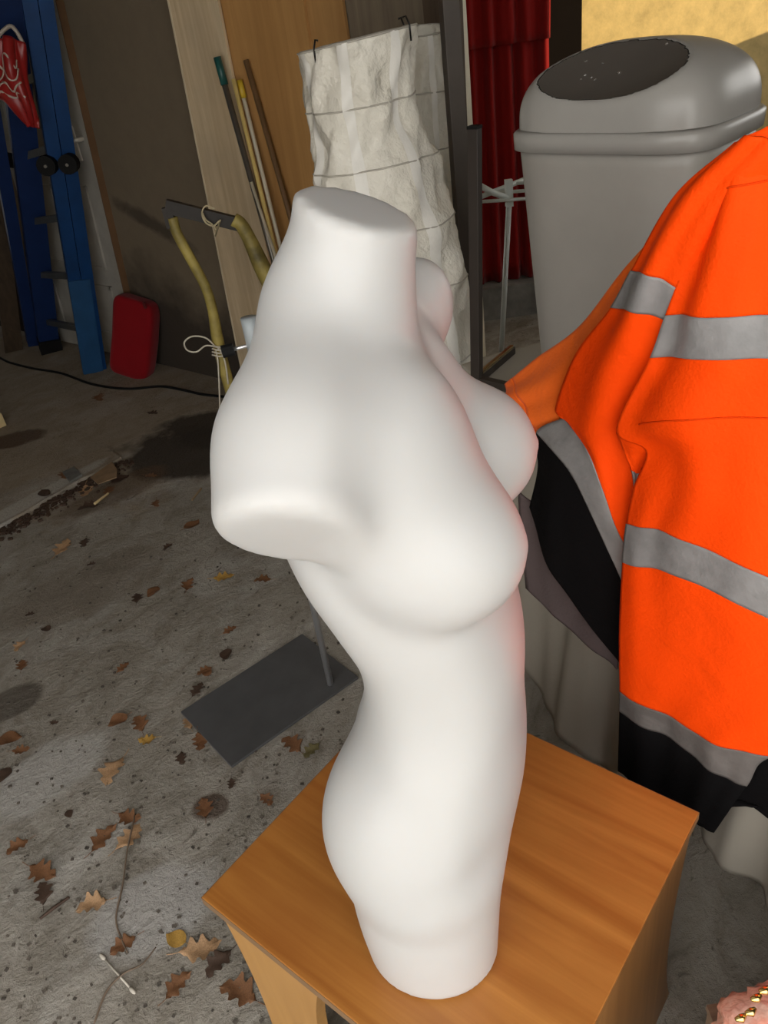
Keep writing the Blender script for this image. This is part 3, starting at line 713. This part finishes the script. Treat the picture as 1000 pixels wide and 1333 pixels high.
# its sleeve, tucked behind the back panel and running down to a banded black cuff
rowsS = [[(958, 186, .0), (985, 178, .015), (1010, 190, .01), (1030, 215, -.01)],
         [(878, 256, .0), (900, 262, .022), (925, 285, .018), (945, 310, -.005)],
         [(822, 352, -.004), (845, 358, .022), (880, 372, .012), (905, 385, -.012)],
         [(795, 400, -.006), (825, 405, .020), (866, 414, .008), (892, 425, -.016)],
         [(748, 462, -.010), (785, 490, .016), (830, 515, .0), (862, 530, -.02)],
         [(722, 532, -.014), (765, 560, .012), (808, 600, .0), (838, 630, -.02)],
         [(733, 543, -.014), (774, 598, .008), (800, 680, .0), (830, 740, -.02)],
         [(698, 563, -.016), (745, 612, .006), (781, 692, .0), (818, 775, -.02)],
         [(700, 610, -.020), (728, 665, .0), (765, 745, -.004), (815, 825, -.022)],
         [(690, 660, -.024), (722, 745, -.006), (760, 805, -.010), (812, 868, -.026)]]
segsS = [('sleeve', 0, 2, ORANGE, 0), ('reflective_band', 2, 3, SILVER, .0012), ('sleeve', 3, 6, ORANGE, 0), ('reflective_band', 6, 7, SILVER, .0012), ('black_cuff', 7, 9, NAVY, 0)]
cloth(jk, rowsS, 40, segsS, .0025, 1.6, 5)
# black lining and collar side seen past the hem
rowsL = [[(960, 940, .006), (1010, 930, .008), (1090, 930, .012)], [(930, 1010, .004), (1000, 1010, .008), (1090, 1030, .014)], [(905, 1062, .002), (985, 1045, .006), (1085, 1105, .014)], [(925, 1079, .002), (962, 1042, .006), (1080, 1130, .014)]]
cloth(jk, rowsL, 20, [('lining', 0, 3, NAVY, 0)], .002, 1, 2)
rowsP = [[(803, 562, .020), (825, 568, .02), (848, 572, .012)], [(812, 585, .012), (828, 592, .008), (845, 592, .002)], [(822, 612, .006), (830, 616, .0), (842, 612, -.006)], [(828, 640, .002), (834, 642, -.006), (842, 640, -.01)]]
cloth(jk, rowsP, 12, [('fold_flap', 0, 2, ORANGE, 0), ('fold_tape', 2, 3, SILVER, 0)], .001, 1, 9)
# second jacket behind it
jk2 = thing('hi_vis_jacket', 'darker orange jacket sleeve without bands tucked behind the banded jacket', 'jacket', (.3, 1.0, .9), 'orange work jackets')
rowsR = [[(1060, 140, -.06), (1070, 170, -.055), (1080, 230, -.06)],
         [(985, 180, -.055), (1000, 215, -.04), (1020, 260, -.05)],
         [(900, 258, -.055), (930, 290, -.035), (960, 350, -.05)],
         [(815, 345, -.055), (850, 395, -.030), (890, 460, -.05)],
         [(752, 425, -.055), (795, 475, -.028), (840, 545, -.05)],
         [(696, 467, -.055), (735, 520, -.028), (790, 600, -.05)],
         [(657, 500, -.055), (672, 540, -.030), (712, 600, -.05)]]
cloth(jk2, rowsR, 40, [('sleeve', 0, 5.75, fabric('dull_orange_polyester', (.85, .14, .012), .7, .1), 0), ('cuff_hem', 5.75, 6, fabric('dull_orange_hem', (.80, .125, .012), .7, .1), .001)], .0035, 1.8, 21)
rowsM = [[(676, 640, -.034), (730, 690, -.030), (803, 760, -.034)], [(680, 705, -.036), (735, 750, -.030), (803, 818, -.036)], [(684, 766, -.038), (742, 818, -.034), (803, 872, -.038)]]
cloth(jk2, rowsM, 24, [('hanging_lining', 0, 2, fabric('grey_mauve_lining', (.11, .085, .085), .7, .0), 0)], .002, 2, 14)
# coat stand carrying the jackets (mostly hidden by them)
cs = jp(1120, 400, -.085)
ct = thing('coat_stand', 'plain wooden coat stand on the bench carrying the orange jackets', 'stand', (cs[0], cs[1], BZ+.005))
CW = wood('stand_wood', (.12, .07, .035), (.22, .13, .07))
obj('pole', *tubem([(cs[0], cs[1], BZ+.03), (cs[0], cs[1], jp(1130, 165, -.085)[2])], .016, 12), CW, ct, True)
zt_ = jp(1130, 190, -.085)[2]
obj('peg', *tubem([(cs[0], cs[1], zt_-.03), np.array([cs[0], cs[1], zt_-.03])+JN*.03], .009, 8), CW, ct, True)
obj('base', *boxm((cs[0], cs[1], BZ+.018), .05, .05, .012), CW, ct)

# ------------------------------------------------------------------ red curtain in the doorway
RED = fabric('red_velvet', (.26, .008, .006), .8, .08, 120, .2)
cl, cr = aty(600, 30, 4.16)[0]-.06, aty(712, 30, 4.16)[0]-.002
def curtain(z0, z1, y, amp, nf, seed, nv=24):
    rg = np.random.default_rng(seed); nu = 120; g = np.zeros((nv, nu, 3)); ph = rg.uniform(0, 6.28, 4)
    for j in range(nv):
        for i in range(nu):
            s = i/(nu-1); f = j/(nv-1)
            g[j, i] = (cl+(cr-cl)*s+.008*math.sin(6*s+3*f), y+amp*(math.sin(2*math.pi*nf*s+ph[0]+.4*f)+.4*math.sin(2*math.pi*nf*1.7*s+ph[1])), z1+(z0-z1)*f)
    return g.reshape(-1, 3), gridf(nu, nv)
cu = thing('curtain', 'dark red velvet curtain hanging in the doorway beside the black post', 'curtain', ((cl+cr)/2, 4.14, .18))
o = obj('curtain_drop', *curtain(.175, 2.25, 4.14, .022, 5.5, 1), RED, cu, True); solid(o, .004)
o = obj('valance', *curtain(1.255, 2.3, 4.10, .016, 5.5, 1), RED, cu, True); solid(o, .004)
obj('rail', *tubem([(cl-.05, 4.12, 2.31), (cr, 4.12, 2.31)], .012, 10), CHROME, cu, True)

# ------------------------------------------------------------------ white folding clothes airer
AW = plain('white_coated_tube', (.62, .66, .63), .35, var=.04)
f0 = atz(652, 475); jt = aty(663, 262, 3.40)
air = thing('clothes_airer', 'white folding clothes airer standing in front of the red curtain', 'airer', f0)
sd1 = np.array([.80, .60, 0])                               # along the airer
obj('leg', *tubem([f0+[0, 0, .002], jt], .012, 10), AW, air, True)
obj('leg', *tubem([f0+sd1*.55+[0, 0, .002], jt+sd1*.55], .012, 10), AW, air, True)
obj('leg', *tubem([f0+np.array([-.28, -.02, .002]), jt+np.array([-.24, .05, 0])], .012, 10), AW, air, True)
tp0 = aty(606, 264, 3.36); tp1 = aty(682, 234, 3.62)
wings = (tp1-tp0)/np.linalg.norm(tp1-tp0)
fr0 = tp0; fr1 = tp0+wings*.85; cross = np.array([.55, -.12, 0])
obj('top_rail', *tubem([fr0, fr1], .011, 10), AW, air, True)
obj('top_rail', *tubem([fr0+cross*.6+[0, 0, -.01], fr1+cross*.6+[0, 0, -.01]], .011, 10), AW, air, True)
for s in (0, .16, .33, .5): obj('rod', *tubem([fr0+wings*s, fr0+wings*s+cross*.6+[0, 0, -.01]], .007, 8), AW, air, True)
obj('bracket', *barm(jt-[0, 0, .02], jt+[0, 0, .085], .015, .012, (1, 0, 0)), AW, air)
obj('brace', *tubem([jt+[0, 0, .01], aty(640, 250, 3.36), aty(622, 240, 3.36)], .012, 8), AW, air, True)

# ------------------------------------------------------------------ poles leaning on the boards
def pole(label, ptop, pbot, r, mat, cap=None, name='broom_pole'):
    a = np.array(ptop); b = np.array(pbot); t = thing(name, label, 'pole', b, 'poles leaning on the boards'); d = (a-b)/np.linalg.norm(a-b)
    obj('shaft', *tubem([b, a], r, 12), mat, t, True)
    if cap: obj('end_cap', *tubem([a-d*cap[1], a-d*cap[1]*.5, a+d*.004], r*cap[2], 12), cap[0], t, True)
    return t
GRN = plain('green_plastic', (.012, .085, .075), .4); YEL = plain('yellow_plastic', (.62, .42, .03), .4)
ALU = plain('dull_grey_tube', (.20, .185, .16), .35, .7); YSH = plain('yellow_painted_shaft', (.74, .56, .20), .3); WSH = plain('white_shaft', (.72, .66, .52), .35)
def low(px, py, off): q = atz(px, py); u_ = (q-WP)@WU; return wall(u_, .003, off)
pole('grey metal pole with green plastic end leaning on the pale board', plw(283, 76, .13), low(415, 560, .20), .011, ALU, (GRN, .085, 1.25))
pole('yellow painted pole leaning on the brown plywood board', plw(304, 103, .115), low(425, 560, .24), .0085, YSH)
pole('white pole with yellow end cap tucked behind the yellow pole', plw(312, 106, .088), low(421, 562, .20), .008, WSH, (YEL, .055, 1.5))
pole('dark brown shaft standing for a shadow on the plywood beside the yellow end cap', plw(320, 78, .086), low(436, 566, .12), .010, plain('shadow_brown_shaft', (.17, .095, .04), .6))  # dark shaft drawn for the shadow beside the yellow cap
pole('short thin white rod leaning between the two poles', plw(327, 237, .17), low(437, 580, .28), .006, WSH, name='thin_rod')

# ------------------------------------------------------------------ old yellow hand truck
YP = plain('worn_yellow_paint', (.30, .235, .06), .55, var=.65, scale=9, bmp=.2); DK = plain('dark_grip', (.018, .013, .009), .6, var=.3, bmp=.3)
HY = 2.80
def hp_(x, y, d=0.0): return aty(x, y, HY+d)
ht = thing('hand_truck', 'old yellow tubular hand truck with dark grip leaning on the boards', 'hand truck', (*hp_(305, 470)[:2], 0))
obj('grip_bar', *join(barm(hp_(216, 268), hp_(312, 292), .021, .014, (0, 0, 1)), barm(hp_(217, 270), hp_(224, 296), .016, .012, (1, 0, 0))), DK, ht)
l0 = [hp_(224, 283), hp_(231, 305), hp_(250, 340), hp_(268, 375), hp_(277, 405), hp_(283, 440), hp_(292, 480)]
lf = np.array([l0[-1][0]+.03, l0[-1][1]-.04, .0]); rf = lf+[.26, -.03, 0]
obj('frame_tube', *tubem(l0+[(l0[-1]+lf)/2, lf+[0, 0, .02]], [.018]*5+[.022]*4, 12, n=60), YP, ht, True)
r0 = [hp_(304, 286), hp_(313, 292), hp_(324, 310), hp_(340, 345), hp_(356, 378), hp_(372, 415), hp_(388, 460)]
obj('frame_tube', *tubem(r0+[(r0[-1]+rf)/2, rf+[0, 0, .02]], [.024]*3+[.030]*6, 12, n=60), YP, ht, True)
obj('toe_plate', *boxm((lf+rf)/2+[0, -.06, .006], .17, .10, .006), DK, ht)
obj('cross_bar', *tubem([(l0[-1]+lf)/2, (r0[-1]+rf)/2], .012, 8), YP, ht, True)
for c in (lf+[-.05, -.10, .063], rf+[.05, -.10, .063]):
    obj('wheel', *tubem([c+[-.02, 0, 0], c+[.02, 0, 0]], .061, 20), DK, ht)
TW = plain('cream_twine', (.50, .42, .26), .8); WTW = plain('white_string', (.60, .55, .45), .8)
obj('twine_loop', *join(tubem([hp_(*p, -.03) for p in ((280, 272), (268, 268), (263, 278), (268, 290), (278, 294), (286, 288), (280, 308), (287, 286))], .0028, 6, n=40),
    tubem([hp_(*p, -.03) for p in ((263, 276), (268, 286), (276, 292), (281, 300))], .0028, 6, n=20)), TW, ht, True)
obj('string_tie', *join(tubem([hp_(*p, -.03) for p in ((281, 452), (268, 440), (250, 438), (240, 446), (244, 456), (256, 458), (268, 450), (283, 452), (310, 456))], .003, 6, n=60),
    tubem([hp_(*p, -.03) for p in ((283, 452), (290, 462), (294, 476), (297, 500))], .003, 6, n=20),
    tubem([hp_(*p, -.03) for p in ((281, 455), (284, 475), (286, 520), (287, 560))], .003, 6, n=20),
    *[tubem([hp_(276, 450+k*4, -.03), hp_(285, 452+k*4, -.035), hp_(294, 451+k*4, -.03)], .003, 6) for k in range(4)]), WTW, ht, True)

# ------------------------------------------------------------------ blue folding ladder in front of the door
BLU = plain('blue_anodised_rail', (.004, .045, .16), .4, .3, var=.15); NVB = plain('navy_rail', (.006, .024, .10), .5, .2); BLK2 = plain('black_plastic', (.008, .008, .008), .7, spec=.15)
fA, fB = atz(123, 482), atz(67, 457); tA = plw(38, -60, .16); tB = plw(2, -60, .27); 
lad = thing('folding_ladder', 'blue folding ladder with black hinges leaning in front of the white door', 'ladder', (fA+fB)/2)
def al(a, b, s): return a+(b-a)*s
sdv = np.array([.93, .36, 0])
for dx, mt in ((-.030, BLU), (.032, BLU)):
    obj('rail', *barm(al(fA, tA, .0)+sdv*dx+[0, 0, .004], al(fA, tA, 1.0)+sdv*dx, .029, .030, sdv), mt, lad)
lo_ = obj('lower_section', *barm(al(fA, tA, .0)+sdv*.002+[0, -.035, .004], al(fA, tA, .285)+sdv*.002+[0, -.035, 0], .052, .012, sdv), plain('blue_rail_faded', (.013, .070, .18), .5, .2), lad)
obj('rail', *barm(fB+[0, 0, .05], tB, .055, .03, sdv), NVB, lad)
obj('rail', *barm(fB+sdv*-.12+[0, .1, .05], tB+sdv*-.13, .03, .03, sdv), NVB, lad)
obj('foot', *barm(fB+[0, 0, .002], al(fB, tB, .03)+[0, 0, .03], .06, .036, sdv), BLK2, lad)
for s in (.11, .27, .43, .6, .76, .9):
    obj('rung', *barm(al(fB, tB, s), al(fA, tA, s+.02), .016, .012, (0, 0, 1)), plain('grey_rung', (.10, .11, .12), .4, .6), lad)
for c, r in ((aty(90, 213, al(fA, tA, .55)[1]-.06), .042), (aty(62, 215, al(fA, tA, .55)[1]-.07), .042)):
    hg = obj('hinge', *tubem([c+[0, -.03, 0], c+[0, .03, 0]], r, 14), BLK2, lad)
    obj('bolt', *tubem([c+[0, -.04, 0], c+[0, -.028, 0]], .007, 8), ALU, hg)
obj('hinge_arm', *barm(aty(8, 208, 4.3), aty(92, 216, 4.1), .03, .02, (0, 0, 1)), BLK2, lad)

# red carrier bag hanging on the ladder
by = al(fB, tB, .7)[1]-.26
bagr = [[aty(-6, 52, by), aty(14, 48, by-.03), aty(30, 56, by)], [aty(-12, 90, by), aty(16, 88, by-.06), aty(38, 92, by)], [aty(-14, 120, by), aty(20, 118, by-.06), aty(44, 128, by)], [aty(2, 128, by), aty(30, 140, by-.05), aty(48, 150, by)], [aty(34, 156, by), aty(41, 164, by-.02), aty(48, 166, by)]]
bg = thing('carrier_bag', 'red and white plastic carrier bag hanging on the blue ladder', 'bag', bagr[-1][1])
G = fold(patch(bagr, 30, np.linspace(0, 4, 40)), .010, 2.5, 3)
o = obj('bag_skin', G.reshape(-1, 3), gridf(30, 40), plain('red_plastic_film', (.30, .012, .012), .35), bg, True); solid(o, .006, -1)
WST = plain('white_print', (.48, .42, .36), .5)
n_b = pnormal(G); sg = 1 if n_b[20, 15][1] < 0 else -1
def onbag(i, j): return G[int(j), int(i)]+sg*n_b[int(j), int(i)]*.004
for k in range(4):
    obj('print_stroke', *tubem([onbag(4+3*s, 8+k*5+2.5*math.sin(s*1.9+k)) for s in range(6)], .005, 6, n=20), WST, o, True)
obj('bag_handle', *tubem([bagr[0][0], aty(4, 40, by), aty(14, 34, by), aty(22, 42, by), bagr[0][2]], .008, 6, n=16), WST, bg, True)

# dark timber post and offcut at the far left
_pw = None
tp_ = thing('timber_post', 'dark brown timber post standing left of the blue ladder', 'post', atz(18, 455))
_a = atz(18, 455); obj('beam', *barm(_a+[0, 0, .002], plw(-48, -60, .12), .05, .04, (1, .3, 0)), wood('old_timber', (.035, .022, .012), (.075, .05, .03)), tp_)
_a = atz(-4, 560)
o = obj('wood_offcut', *boxm(_a+[-.02, .02, .035], .05, .03, .034, axes((.7, .7))), plain('pale_pine', (.60, .46, .24), .6, var=.15)); tagit(o, 'pale pine offcut lying on the cracked concrete', 'wood')

# red cushion standing against the wall
cz = atz(166, 493); V = []; F = []; na, nb = 40, 30
up_ = aty(171, 377, cz[1]+.01)-cz; up_ /= np.linalg.norm(up_); cx_ = np.array([.93, -.36, 0]); cx_ = cx_-up_*(cx_@up_); cx_ /= np.linalg.norm(cx_); cy_ = np.cross(up_, cx_)
for i in range(nb+1):
    for j in range(na):
        a = (i/nb-.5)*math.pi; w = 2*math.pi*j/na; e = .24
        ca_, sa_ = abs(math.cos(a))**.35, math.copysign(abs(math.sin(a))**e, math.sin(a))
        cw, sw = math.copysign(abs(math.cos(w))**e, math.cos(w)), math.copysign(abs(math.sin(w))**.55, math.sin(w))
        x = .116*ca_*cw; y = .055*ca_*sw; z = .212*sa_
        x += .008*math.sin(z*9+1)
        V.append(cz+cx_*x+cy_*(y+.045)+up_*(z+.215))
F = [(i*na+j, i*na+(j+1) % na, (i+1)*na+(j+1) % na, (i+1)*na+j) for i in range(nb) for j in range(na)]
cu_ = thing('seat_cushion', 'red fabric cushion standing upright against the dark damp wall', 'cushion', cz)
ck = obj('cover', V, F, fabric('red_cotton', (.24, .005, .009), .85, .1), cu_, True)
obj('tie_strap', *tubem([cz+cx_*.075+cy_*.0+up_*.428, cz+cx_*.085+cy_*-.02+up_*.432, cz+cx_*.095+cy_*-.015+up_*.41], .008, 6), plain('dark_red_tape', (.12, .005, .006), .8), ck, True)

# black cable along the foot of the wall
cp = [(-20, 452), (4, 468), (20, 474), (45, 480), (80, 486), (120, 500), (165, 506), (208, 503), (235, 507), (262, 513), (288, 516), (320, 520)]
cab = obj('power_cable', *tubem([atz(x, y, .007) for x, y in cp], .0065, 8, n=90), BLK2, None, True); tagit(cab, 'black power cable lying along the foot of the wall', 'cable')
# ------------------------------------------------------------------ fallen leaves, twigs and scraps on the floor
LEAFM = {k: plain('leaf_'+k, c, .7, var=.3, scale=30, bmp=.3, bscale=90) for k, c in
         {'brown': (.17, .075, .030), 'dark': (.055, .030, .018), 'tan': (.38, .23, .12), 'yellow': (.40, .23, .045), 'green': (.13, .11, .045)}.items()}
def leafmesh(seed, lobes=True):
    rg = np.random.default_rng(seed); n = 17; V = []; curl = rg.uniform(.10, .40); bend = rg.uniform(-.25, .35); tw = rg.uniform(-.3, .3); sk = rg.uniform(-.15, .15)
    for i in range(n):
        s = i/(n-1); w = .36*math.sin(math.pi*min(1, s*1.02)**.8)**.8+.012
        if lobes: w *= .76+.30*math.cos(2*math.pi*s*3.5+.6)*(.4 if s < .12 else 1)
        w = max(w, .012)
        for k, f in enumerate((-1, -.5, 0, .5, 1)):
            y = f*w; x = s-.5+(.10*abs(f) if lobes else 0); z = curl*(y*y)*2.2+bend*(s-.5)**2+tw*y*(s-.5)+.02*math.sin(9*s+3*f)
            V.append((x, y+sk*math.sin(3*s), z))
    F = gridf(5, n); st = np.array([(-.5, 0, .0), (-.62, .02, .0), (-.78, .03, .04)])
    V = np.array(V); V[:, 2] -= V[:, 2].min()-.012
    sv, sf = tubem([V[2], V[2]+[-.12, .01, .0], V[2]+[-.26, .03, .02]], .011, 5)
    me = bpy.data.meshes.new('leaf_blade'); me.from_pydata([tuple(p) for p in V], [], F); me.polygons.foreach_set('use_smooth', [True]*len(F))
    ms = bpy.data.meshes.new('leaf_stalk'); ms.from_pydata([tuple(p) for p in sv], [], sf); return me, ms
LB = [leafmesh(s, s % 4 != 3) for s in range(8)]
LEAVES = """132 517 18 brown;198 539 12 dark;196 619 14 brown;157 624 20 dark;117 661 22 dark;80 715 26 tan;111 706 15 dark;250 684 20 brown;290 751 22 yellow;247 763 20 brown;177 780 18 dark;199 771 18 brown;
28 841 16 tan;28 868 18 brown;159 870 16 brown;154 940 22 brown;180 945 26 brown;194 962 20 yellow;152 1003 36 tan;12 963 26 brown;26 976 18 brown;268 874 18 brown;256 899 20 dark;296 853 18 dark;244 944 20 tan;258 966 26 brown;238 986 18 dark;168 1062 28 brown;
25 1103 24 brown;54 1134 36 brown;54 1166 28 dark;136 1095 34 brown;165 1091 34 tan;122 1180 34 tan;163 1231 30 brown;229 1222 26 yellow;258 1233 44 tan;232 1287 34 brown;288 1254 36 dark;312 1297 46 brown;266 1055 28 brown;345 1042 20 brown;
343 756 20 brown;270 875 14 brown;380 972 30 brown;408 977 24 green;298 821 16 brown;62 648 16 dark;90 622 18 brown;110 640 22 tan;140 640 18 brown;5 1010 20 dark;220 712 12 dark;150 1290 0 brown;40 800 10 dark;60 820 12 dark;205 655 14 brown;300 1020 14 dark;255 1125 0 dark;90 1060 12 dark;70 940 10 dark;120 735 10 dark"""
WORD = {'brown': 'brown dried oak leaf lying on the concrete floor', 'dark': 'dark decayed leaf stuck to the concrete floor', 'tan': 'pale tan dried oak leaf on the concrete floor', 'yellow': 'yellow brown fallen leaf on the concrete floor', 'green': 'olive green leaf lying behind the grey base plate'}
SPEC = {(132, 517): 'small brown curled leaf lying alone near the red cushion', (290, 751): 'yellow brown leaf between the grey base plate and the damp patch', (194, 962): 'bright yellow leaf beside two brown oak leaves',
        (152, 1003): 'large pale tan curled leaf below the yellow leaf', (244, 944): 'tan leaf scrap touching the corner of the grey base plate', (258, 966): 'brown leaf tucked along the short edge of the grey base plate',
        (165, 1091): 'pale pinkish tan oak leaf at the upper end of the long twig', (163, 1231): 'brown oak leaf at the lower end of the long twig', (229, 1222): 'small yellow leaf beside the large tan oak leaf near the table',
        (258, 1233): 'large tan oak leaf close to the corner of the side table', (232, 1287): 'brown oak leaf between the white cotton bud and the side table', (288, 1254): 'dark curled leaf against the side table leg',
        (312, 1297): 'large curled brown leaf lying under the side table edge', (380, 972): 'dark brown leaf beside the long edge of the grey base plate', (80, 715): 'narrow tan leaf below the raised slab edge', (54, 1134): 'reddish brown pointed leaf on the pitted concrete',
        (122, 1180): 'small tan lobed leaf left of the long twig', (136, 1095): 'brown leaf lying against the pale pinkish tan oak leaf', (28, 841): 'small pale yellow leaf above a reddish leaf'}
rl = random.Random(5)
for k, ln in enumerate(LEAVES.replace('\n', '').split(';')):
    x, y, s, c = ln.split(); x, y, s = int(x), int(y), int(s)
    if s == 0: continue
    p = atz(x, y); size = np.linalg.norm(atz(x+s/2, y)-atz(x-s/2, y))*1.15
    kk = k % 8 if s < 28 else (0, 1, 2, 4, 5, 6)[k % 6]
    me, ms = LB[kk]
    key = f'leaf_{kk}_{c}'
    bl = bpy.data.meshes.get(key)
    if bl is None:
        bl = me.copy(); bl.name = key; bl.materials.append(LEAFM[c])
    o = bpy.data.objects.new('fallen_leaf', bl); COL.objects.link(o)
    zf = .0005
    for _a in (1,):
        q2 = np.array(pad)
        inside = False
        for i in range(len(q2)):
            (x1, y1), (x2, y2) = q2[i], q2[(i+1) % len(q2)]
            if (y1 > p[1]) != (y2 > p[1]) and p[0] < (x2-x1)*(p[1]-y1)/(y2-y1)+x1: inside = not inside
        if inside: zf = .019
    o.location = (p[0], p[1], zf); o.rotation_euler = (rl.uniform(-.06, .06), rl.uniform(-.06, .06), rl.uniform(0, 6.28)); o.scale = (size,)*3
    sp_ = SPEC.get((x, y)); tagit(o, sp_ or WORD[c], 'leaf', 'fallen leaves' if sp_ or c == 'green' else c+' leaves on the floor')
    key2 = f'stalk_{kk}_{c}'; sm = bpy.data.meshes.get(key2)
    if sm is None: sm = ms.copy(); sm.name = key2; sm.materials.append(LEAFM[c])
    so = bpy.data.objects.new('stalk', sm); COL.objects.link(so); so.parent = o
TWM = plain('twig_bark', (.16, .115, .08), .8, var=.3)
def flat(name, label, cat, pts, r, mat, group=None):
    o = obj(name, *tubem([atz(x, y, z) for x, y, z in pts], r, 7, n=26), mat, None, True); tagit(o, label, cat, group); return o
flat('twig', 'long thin twig running down from the tan oak leaf', 'twig', [(176, 1060, .004), (166, 1105, .010), (160, 1150, .006), (151, 1195, .004), (158, 1222, .003), (166, 1240, .003)], [.002, .0018, .0022, .0018, .0015], TWM)
flat('twig', 'bent twig lying next to the white cotton bud', 'twig', [(203, 1233, .003), (185, 1255, .006), (160, 1268, .006), (138, 1292, .004), (122, 1334, .003)], [.0012, .0018, .0022, .0018], TWM)
flat('twig', 'short dark twig crossing the pitted concrete', 'twig', [(90, 1168, .003), (70, 1182, .006), (52, 1196, .004)], [.003, .004, .003], LEAFM['dark'])
cb = thing('cotton_bud', 'grey white cotton bud lying on the concrete', 'cotton bud', atz(152, 1267))
CBM = plain('dirty_white_cotton', (.50, .46, .40), .9)
a, b = atz(134, 1246, .004), atz(172, 1289, .004)
obj('stick', *tubem([a, b], .0019, 8), CBM, cb, True)
for e, d in ((a, (a-b)), (b, (b-a))):
    d = d/np.linalg.norm(d); obj('cotton_tip', *tubem([e-d*.008, e-d*.002, e+d*.006, e+d*.010], [.0022, .004, .0036, .0015], 10), CBM, cb, True)
flat('splinter', 'pale wood splinter lying beside the dark leaves', 'splinter', [(123, 656, .008), (141, 642, .010)], [.006, .004], plain('pale_pine', (.60, .46, .24), .6, var=.15))
flat('splinter', 'pale straw lying next to the damp patch', 'splinter', [(250, 651, .006), (262, 636, .006)], [.004, .004], plain('straw', (.33, .24, .14), .7))
def scrap(label, pts, th, mat, cat='scrap'):
    P = np.array([atz(x, y, .020) for x, y in pts]); o = obj('floor_scrap', *prism(P, (0, 0, th)), mat); tagit(o, label, cat); return o
scrap('brown cardboard scrap lying at the edge of the raised slab', [(118, 622), (146, 602), (153, 612), (152, 622), (128, 631)], .004, plain('cardboard', (.24, .155, .085), .8, var=.25, scale=20))
scrap('broken grey concrete chip at the edge of the raised slab', [(82, 617), (97, 610), (107, 620), (92, 629)], .010, plain('grey_chip', (.12, .12, .11), .9, var=.3, scale=30))
# crumbs of dirt caught along the broken slab edge: nobody could count them
dv, df = [], []; n = 0
for k in range(420):
    f = rl.random(); q = A*(1-f)+B_*f; nrm = np.array([.73, -.68, 0]); q = q+nrm*(.006+abs(rl.gauss(0, .035)))+np.array([rl.gauss(0, .01), rl.gauss(0, .01), 0])
    s = rl.uniform(.003, .009); bx_ = boxm((q[0], q[1], s*.5), s, s*rl.uniform(.5, 1), s*.5, axes((rl.gauss(0, 1), rl.gauss(0, 1)+.01)))
    dv.append(bx_[0]); df += [tuple(i+n for i in f_) for f_ in bx_[1]]; n += 8
o = obj('dirt_crumbs', np.concatenate(dv), df, LEAFM['dark']); tagit(o, 'dark dirt and leaf crumbs along the broken slab edge', 'dirt', None, 'stuff')
dv, df = [], []; n = 0
for k in range(550):
    x, y = rl.uniform(0, 470), rl.uniform(700, 1333); q = atz(x, y)
    s = rl.uniform(.0012, .0042); bx_ = boxm((q[0], q[1], s*.4), s, s*rl.uniform(.5, 1), s*.4, axes((rl.gauss(0, 1), rl.gauss(0, 1)+.01)))
    dv.append(bx_[0]); df += [tuple(i+n for i in f_) for f_ in bx_[1]]; n += 8
o = obj('floor_grit', np.concatenate(dv), df, plain('grit', (.10, .085, .07), .9, var=.6, scale=40)); tagit(o, 'fine grit scattered over the concrete floor', 'grit', None, 'stuff')

# ------------------------------------------------------------------ shiny pink plastic bag at the near right
pcn = atz(1042, 1392, .50); V = []; rg = np.random.default_rng(2); na, nb = 48, 26; ph = rg.uniform(0, 6.28, 8)
for i in range(nb+1):
    for j in range(na):
        a = (i/nb-.5)*math.pi; w = 2*math.pi*j/na
        r = 1+.05*math.sin(5*w+ph[0]+3*a)+.04*math.sin(9*w+ph[1]-6*a)+.03*math.sin(14*w+11*a+ph[2])+.03*math.sin(21*w-13*a)
        V.append(pcn+np.array([.085*r*math.cos(a)*math.cos(w), .085*r*math.cos(a)*math.sin(w), .07*math.sin(a)*(1+.05*math.sin(6*w))]))
F = [(i*na+j, i*na+(j+1) % na, (i+1)*na+(j+1) % na, (i+1)*na+j) for i in range(nb) for j in range(na)]
V = np.array(V); V[:, 2] = np.maximum(V[:, 2], .441)
pk = thing('plastic_bag', 'shiny pink plastic bag of gold wrappers on the added crate beside the side table', 'bag', (pcn[0], pcn[1], .44))
m, t, b_ = nt('pink_clear_film'); v = coords(t)
lnk(t, ramp(t, noise(t, v, 22, 3), [(.35, (.75, .30, .22)), (.55, (.82, .55, .45)), (.7, (.85, .70, .60))]), b_.inputs['Base Color']); b_.inputs['Roughness'].default_value = .12
b_.inputs['Coat Weight'].default_value = .6; bump(t, b_, noise(t, v, 40, 3), .6, .01)
obj('film', V, F, m, pk, True)
GLD = plain('gold_wrapper', (.80, .60, .22), .2, 1.0)
for k, (px, py) in enumerate(((985, 1300), (978, 1318), (996, 1290), (965, 1326))):
    r_ = ray(px, py); c_ = pcn; s_ = (c_-CAMP)@r_/(r_@r_); p = CAMP+r_*(s_-.062)
    obj('wrapper', *tubem([p+[-.006, 0, 0], p, p+[.006, .003, 0]], [.002, .0045, .002], 7), GLD, pk, True)
cr_ = thing('shade_crate', 'added dark wooden crate under the shiny pink plastic bag, shading the floor gap', 'crate', (pcn[0]+.16, pcn[1]-.04, 0))  # unseen crate added to hold the bag and keep light off the floor gap
CRW = wood('crate_wood', (.10, .065, .04), (.2, .14, .09), 'x', 0, .8)
for k in range(5):
    for sgn in (-1, 1):
        obj('slat', *boxm((pcn[0]+.16, pcn[1]-.04+sgn*.13, .045+k*.088), .21, .008, .038), CRW, cr_)
        obj('slat', *boxm((pcn[0]+.16+sgn*.202, pcn[1]-.04, .045+k*.088), .008, .12, .038), CRW, cr_)
obj('crate_lid', *boxm((pcn[0]+.16, pcn[1]-.04, .4345), .212, .14, .005), CRW, cr_)
